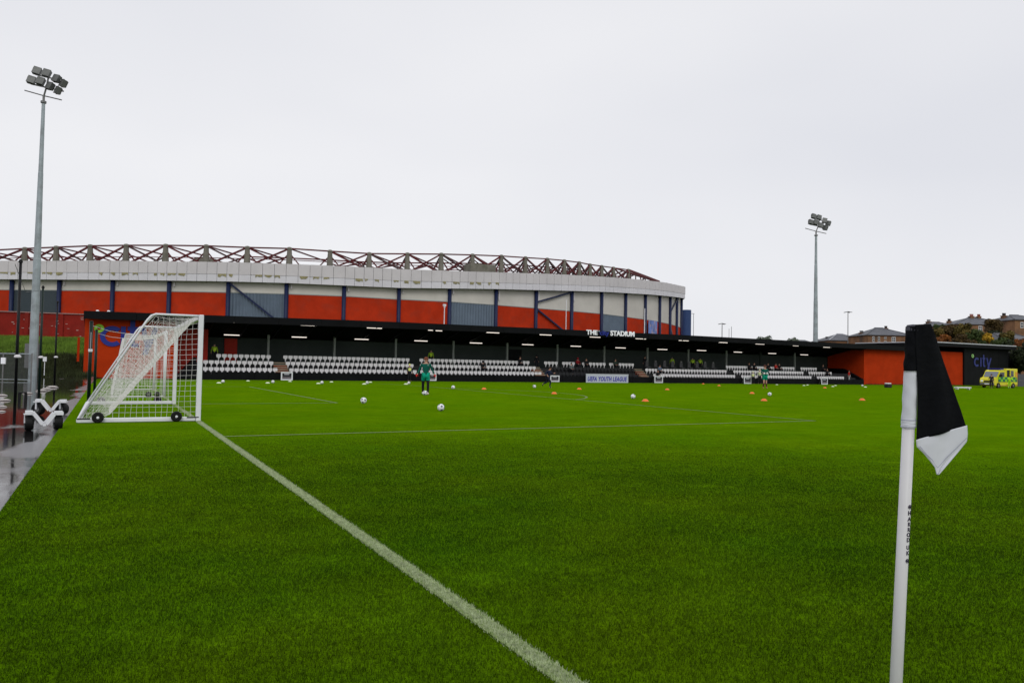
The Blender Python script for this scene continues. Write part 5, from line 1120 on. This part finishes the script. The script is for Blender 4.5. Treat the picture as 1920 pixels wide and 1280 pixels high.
for x in (-1.75, 1.6):
    for y in (.0, 2.0):
        q = MB(); s_ = 1 if y == 0 else -1; q.lathe([(.18, -.11), (.32, -.12), (.36, -.08), (.36, .08), (.32, .12), (.18, .11)], 20, (x, y+s_*.09, .36), 'y'); w = q.build('wheel', BLACK, am); q = MB(); q.lathe([(.001, -.1), (.18, -.1), (.18, .1), (.001, .1)], 14, (x, y+s_*.09, .36), 'y'); q.build('rim', GALVD, w)
for y in (.0,): q = MB(); q.box(-1.5, -1.35, -.28, -.02, 1.5, 1.85); q.build('mirror', BLKP, am)
# palisade gate at the far right
p_ = at_d(1909, 726, 118); ga = empty('grey_gate', (p_[0], p_[1], p_[2]), -YAW); tag(ga, 'grey panel gate behind the ambulance at the right edge', 'gate')
for k_ in range(8): q = MB(); q.box(k_*.5, k_*.5+.48, 0, .06, .1, 2.1); q.build('panel', mat('grey_gate', (.1, .1, .115), .6, var=.1), ga)
q = MB(); q.box(0, 4, -.05, -.002, 1.05, 1.13); q.build('rail', GALVD, ga)

# ================================================================== PEOPLE
def skin_part(name, chains, m, parent, sub=1):
    """chains: list of lists of (x,y,z,r); chains share points when coordinates match; one skinned surface"""
    vs = []; rs = []; es = []; idx = {}
    def vid(p_):
        k = (round(p_[0], 4), round(p_[1], 4), round(p_[2], 4))
        if k not in idx: idx[k] = len(vs); vs.append(k); rs.append(p_[3])
        return idx[k]
    for ch in chains:
        ids = [vid(p_) for p_ in ch]
        for a, b2 in zip(ids[:-1], ids[1:]):
            if a != b2: es.append((a, b2))
    me = bpy.data.meshes.new(name); me.from_pydata(vs, es, []); me.materials.append(m); o = bpy.data.objects.new(name, me); C.objects.link(o); o.parent = parent
    md = o.modifiers.new('skin', 'SKIN'); md.use_smooth_shade = True
    if not me.skin_vertices: return o
    for i, r_ in enumerate(rs): me.skin_vertices[0].data[i].radius = (r_, r_)
    me.skin_vertices[0].data[0].use_root = True
    s_ = o.modifiers.new('sub', 'SUBSURF'); s_.levels = sub; s_.render_levels = sub
    return o
CM = {}
def cm(c):
    k = tuple(c)
    if k not in CM: CM[k] = mat('fabric_%d' % len(CM), c, .8, var=.12, vscale=12)
    return CM[k]
def person(loc, yaw, H, label, top, legs, shorts=None, hair=(.05, .035, .025), gloves=None, shoes=(.02, .02, .02), socks=None, vest=None, pose=None, hat=None, hood=False, group=None, face=True, detail=True, legskin=False):
    o = empty('person', loc, yaw); o.scale = (H/1.8,)*3; tag(o, label, 'person', group)
    J = dict(pel=(0, 0, .96), sp=(0, 0, 1.16), ch=(0, 0, 1.36), nk=(0, 0, 1.50), hd=(0, -.01, 1.66), shl=(-.19, 0, 1.43), shr=(.19, 0, 1.43), ell=(-.27, .02, 1.16), elr=(.27, .02, 1.16), wrl=(-.29, -.06, .92), wrr=(.29, -.06, .92),
             hpl=(-.1, 0, .93), hpr=(.1, 0, .93), knl=(-.12, -.03, .51), knr=(.12, -.03, .51), anl=(-.13, .02, .09), anr=(.13, .02, .09))
    if pose: J.update(pose)
    V = {k: Vector(v) for k, v in J.items()}
    def P(k, r_): return (*V[k], r_)
    chest = [P('pel', .13), P('sp', .12), P('ch', .135), P('nk', .058), (*(V['nk']*.45+V['hd']*.55), .062), P('hd', .098), (*(V['hd']+Vector((0, .0, .075))), .07)]
    legs_c = []; arms_c = []; hands = []; feet = []
    for s in 'lr':
        hp, kn, an = V['hp'+s], V['kn'+s], V['an'+s]
        fwd = Vector((0, -1, 0)); toe = an+Vector((0, -.17, -.045))
        if pose and 'toe'+s in pose: toe = Vector(pose['toe'+s])
        legs_c.append([P('pel', .13), (*hp, .095), (*((hp+kn)/2), .082), (*kn, .058), (*(kn*.62+an*.38), .058), (*an, .04)])
        feet.append([(*an, .04), (*(an*.5+toe*.5+Vector((0, 0, -.012))), .042), (*toe, .032)])
        sh, el, wr = V['sh'+s], V['el'+s], V['wr'+s]
        arms_c.append([P('ch', .135), (*sh, .07), (*((sh+el)/2), .052), (*el, .042), (*wr, .029)])
        dh = (wr-el).normalized(); sx = -1 if s == 'l' else 1; palm = wr+dh*.075; h = [[(*wr, .029), (*palm, .03)]]
        side = dh.cross(Vector((1, 0, 0))).normalized() if abs(dh.x) < .9 else Vector((0, 1, 0))
        for f in range(4):
            b_0 = palm+side*(f-1.5)*.022+dh*.02; ln = (.062, .075, .07, .052)[f]
            h.append([(*palm, .03), (*b_0, .0105), (*(b_0+dh*ln*.55), .0095), (*(b_0+dh*ln*.95+Vector((-sx*.018, 0, 0))), .008)])
        tb = wr+dh*.03+side*-.03; h.append([(*wr, .029), (*tb, .012), (*(tb+dh*.04+side*-.018), .0105), (*(tb+dh*.07+side*-.012), .009)])
        hands.append(h)
    body_ch = [chest]+legs_c+feet+arms_c+[c for h in hands for c in h]
    bo_ = skin_part('body', body_ch, SKIN, o)
    g = 1.16
    def grow(ch, k): return [(p_[0], p_[1], p_[2], p_[3]*k) for p_ in ch]
    skin_part('shirt', [[(*(V['pel']*1.12-V['sp']*.12), .158)]+grow(chest[:3], 1.24)+[(*(V['ch']*.3+V['nk']*.7), .088)]]+[grow(a, 1.2) for a in arms_c], cm(top), o)
    if shorts:
        skin_part('shorts', [[(*V['pel'], .162)]+[(*V['hp'+s], .12), (*(V['hp'+s]*.25+V['kn'+s]*.75), .105)] for s in 'lr'], cm(shorts), o)
    if not legskin: skin_part('trousers', [grow(l, 1.15) for l in legs_c], cm(legs), o)
    if socks: skin_part('socks', [[(*(V['knl']*.85+V['anl']*.15), .064), (*V['anl'], .047)]], cm(socks), o); skin_part('socks', [[(*(V['knr']*.85+V['anr']*.15), .064), (*V['anr'], .047)]], cm(socks), o)
    for f in feet: skin_part('shoe', [grow(f, 1.2)], cm(shoes), o)
    if gloves:
        for h in hands: skin_part('glove', [[(c[0], c[1], c[2], c[3]*2.2) for c in ch] for ch in h], cm(gloves), o)
    if vest: skin_part('vest', [[(*V['pel'], .165), (*V['sp'], .16), (*V['ch'], .175), (*(V['ch']*.3+V['nk']*.7), .1)], [(*V['ch'], .175), (*(V['shl']*.9+V['ch']*.1), .1)], [(*V['ch'], .175), (*(V['shr']*.9+V['ch']*.1), .1)]], cm(vest), o)
    hd = V['hd']
    q = MB(); hh = [(0.001, .125), (.06, .115), (.095, .07), (.108, .02), (.1, -.03)] if not hood else [(0.001, .15), (.08, .13), (.125, .06), (.13, -.05), (.12, -.12)]
    q.lathe(hh, 14, (hd.x, hd.y+.022, hd.z+.02)); q.build('hat' if hat else ('hood' if hood else 'hair'), cm(hat or (top if hood else hair)), o, smooth=True)
    if face:
        q = MB(); q.lathe([(.001, .014), (.012, .005), (.016, -.012), (.001, -.018)], 6, (hd.x, hd.y-.1, hd.z-.005)); q.build('nose', SKIN, o, smooth=True)
        for sx in (-.035, .035): q = MB(); q.lathe([(.001, .009), (.009, 0), (.001, -.009)], 6, (hd.x+sx, hd.y-.088, hd.z+.022)); q.build('eye', cm((.03, .02, .02)), o)
        for sx in (-.1, .1): q = MB(); q.lathe([(.001, .03), (.014, .01), (.012, -.02), (.001, -.03)], 6, (hd.x+sx, hd.y, hd.z)); q.build('ear', SKIN, o)
        q = MB(); q.box(hd.x-.025, hd.x+.025, hd.y-.092, hd.y-.086, hd.z-.052, hd.z-.044); q.build('mouth', cm((.3, .1, .09)), o)
    return o
TEAL = (.0, .085, .06); TEAL2 = (.0, .3, .19)
def face_cam(p_): return math.atan2(p_[1]-CAM[1], p_[0]-CAM[0]) - math.pi/2
def hpx(p_, px): return px*np.dot(p_-CAM, fw)/FPX
p_ = at_g(797.5, 740); k1 = person(p_, face_cam(p_)+.05, hpx(p_, 71)*1.0, 'goalkeeper in dark green kit and red gloves walking towards a ball', TEAL, (.012, .012, .015), shorts=TEAL2, hair=(.16, .05, .025), gloves=(.85, .03, .03), shoes=(.75, .75, .75), socks=(.012, .012, .015),
    pose=dict(ell=(-.31, .03, 1.18), elr=(.31, .03, 1.18), wrl=(-.40, -.08, .98), wrr=(.40, -.08, .98), knl=(-.12, .06, .52), anl=(-.11, .2, .12), toel=(-.12, .06, .05), knr=(.11, -.10, .52), anr=(.11, -.07, .09)))
q = MB(); q.lathe([(.001, 0), (.03, .002), (.03, .012), (.001, .014)], 8, (.09, -.168, 1.40)); q.build('badge', LETTW, k1)
p_ = at_g(1434, 728); k2 = person(p_, face_cam(p_)+.35, hpx(p_, 44), 'goalkeeper in green kit and white gloves standing near the far ball', TEAL, SKIN.diffuse_color[:3], shorts=TEAL2, hair=(.09, .03, .02), gloves=(.8, .8, .8), shoes=(.4, .06, .04), socks=(.1, .02, .02), legskin=True,
    pose=dict(ell=(-.30, -.05, 1.17), wrl=(-.2, -.28, 1.16), elr=(.30, .02, 1.17), wrr=(.1, -.26, 1.16), knl=(-.1, -.1, .52), knr=(.12, .02, .5)))
p_ = at_g(1027, 728); person(p_, face_cam(p_)+1.2, hpx(p_, 42), 'man in navy tracksuit jogging in front of the stand', (.012, .02, .055), (.01, .012, .03), hair=(.03, .02, .018), shoes=(.02, .02, .025),
    pose=dict(sp=(0, -.04, 1.15), ch=(0, -.10, 1.34), nk=(0, -.15, 1.47), hd=(0, -.2, 1.62), shl=(-.19, -.1, 1.41), shr=(.19, -.1, 1.41), ell=(-.27, .14, 1.2), wrl=(-.24, -.02, 1.06), elr=(.26, -.2, 1.16), wrr=(.2, -.42, 1.22), knl=(-.1, -.28, .56), anl=(-.1, -.2, .14), toel=(-.1, -.36, .09), knr=(.1, .1, .52), anr=(.1, .46, .34), toer=(.1, .5, .18)))
HIV = (.55, .78, .05)
def stander(px, Y_, ztread, hgt, lab, **kw):
    X = at_y(px, 690, Y_)[0]; p_ = np.array([X, Y_, ztread]); return person(p_, face_cam(p_)+kw.pop('turn', 0), hgt, lab, kw.pop('top'), kw.pop('legs', (.015, .015, .02)), face=False, **kw)
stander(768, 34.3, -.24, 1.72, 'steward in yellow vest standing at the front of the stand left of the near goalkeeper', top=(.05, .05, .06), vest=(.8, .85, .25), hat=(.75, .8, .25), turn=.5)
stander(1412, 34.3, -.24, 1.6, 'steward in pale yellow vest standing behind the left framed board of the far goalkeeper', top=(.45, .48, .4), vest=(.7, .75, .3), hat=(.7, .75, .4))
stander(1424.5, 34.4, -.24, 1.9, 'steward in pale jacket half hidden behind the far goalkeeper', top=(.5, .52, .42), vest=(.65, .7, .35), hat=(.7, .72, .5))
for px, lab in ((401, 'steward in yellow jacket standing behind the top row at the far left'), (807.5, 'steward in yellow jacket directly behind the near goalkeeper'), (1260, 'steward in yellow jacket, leftmost of three behind the padded seats'),
                (1298.5, 'steward in yellow jacket, middle of three beside a grey column'), (1312.5, 'steward in yellow jacket, rightmost of three behind the padded seats')):
    stander(px, 39.2, 1.27, 1.78, lab, top=(.3, .5, .03), vest=HIV, hat=(.06, .06, .06))
stander(1209, 38.9, 1.27, 1.75, 'person in black standing left of the padded seats', top=(.012, .012, .015), turn=.6); stander(1006, 38.6, 1.27, 1.5, 'person in black coat standing above the aisle left of the jogging man', top=(.012, .012, .015), hood=True)
SIT = dict(pel=(0, .02, .5), sp=(0, .02, .7), ch=(0, 0, .9), nk=(0, -.01, 1.04), hd=(0, -.03, 1.2), shl=(-.19, 0, .97), shr=(.19, 0, .97), ell=(-.26, -.08, .72), elr=(.26, -.08, .72), wrl=(-.14, -.32, .62), wrr=(.14, -.32, .62),
           hpl=(-.1, .0, .48), hpr=(.1, 0, .48), knl=(-.13, -.44, .52), knr=(.13, -.44, .52), anl=(-.13, -.42, .1), anr=(.13, -.42, .1))
def sitter(px, row, lab, top, legs=(.015, .015, .02), **kw):
    Y_ = ROWY[row]-.10; X = at_y(px, 690, Y_)[0]; p_ = np.array([X, Y_, TRD[row]-.05]); return person(p_, 0.0, 1.8, lab, top, legs, face=False, pose=SIT, **kw)
BK = (.012, .012, .014)
sitter(905.5, 1, 'spectator in black hood sitting in the middle row left of centre', BK, hood=True); sitter(975, 2, 'spectator in black with dark hair sitting at the end of the top row', BK)
sitter(1083, 2, 'spectator in dark red coat sitting above the black seats', (.2, .008, .012), hood=True); sitter(1071, 1, 'spectator in grey top sitting among the black seats', (.13, .15, .15))
sitter(1237, 1, 'spectator in grey blue jacket above a framed board', (.12, .16, .23)); sitter(1233.5, 0, 'spectator in black sitting in the front row above a framed board', BK)
sitter(1404.5, 2, 'spectator in black, left one of a pair above the far goalkeeper', BK); sitter(1414, 2, 'spectator in black, right one of a pair above the far goalkeeper', BK); sitter(1440, 2, 'spectator in black behind the head of the far goalkeeper', BK)
sitter(1454.5, 2, 'spectator in bright red coat in the top row right of the far goalkeeper', (.42, .015, .01)); sitter(1461, 2, 'spectator in black beside the bright red coat', BK)
sitter(1153.5, 2, 'spectator in dark green sitting above the league board', (.03, .045, .035)); sitter(1099, 2, 'spectator in black right of the dark red coat', BK)
sitter(1551, 1, 'spectator in black with pale scarf near the right end of the stand', BK); sitter(1543, 2, 'spectator in black in the top row near the right red wall', BK)
X = at_y(1597.5, 700, 36.2)[0]; person(np.array([X-.9, 36.0, .05]), .3, 1.75, 'person in red and white coat by the sloping wall at the right end', (.4, .015, .01), (.35, .35, .35), face=False, vest=None)
p_ = at_d(1859, 727.5, 97); person(p_, face_cam(p_)-.5, 1.85, 'man in black jacket with pale sleeve standing in front of the ambulance', (.02, .022, .035), (.012, .012, .018), hair=(.05, .04, .04), pose=dict(ell=(-.3, -.02, 1.2), wrl=(-.26, -.22, 1.14)))
p_ = at_d(1892.5, 727, 97); person(p_, face_cam(p_)+.6, 1.68, 'paramedic in full yellow green suit bending beside the ambulance door', (.42, .8, .02), (.4, .78, .02), shoes=(.6, .6, .6), hair=(.3, .3, .1),
    pose=dict(sp=(0, -.05, 1.14), ch=(0, -.13, 1.32), nk=(0, -.2, 1.44), hd=(0, -.27, 1.57), shl=(-.19, -.13, 1.39), shr=(.19, -.13, 1.39), ell=(-.26, -.25, 1.16), elr=(.26, -.25, 1.16), wrl=(-.2, -.45, 1.05), wrr=(.2, -.45, 1.05)))

sc.render.engine = 'CYCLES'
sc.cycles.max_bounces = 6; sc.cycles.diffuse_bounces = 3; sc.cycles.glossy_bounces = 3; sc.cycles.transmission_bounces = 2
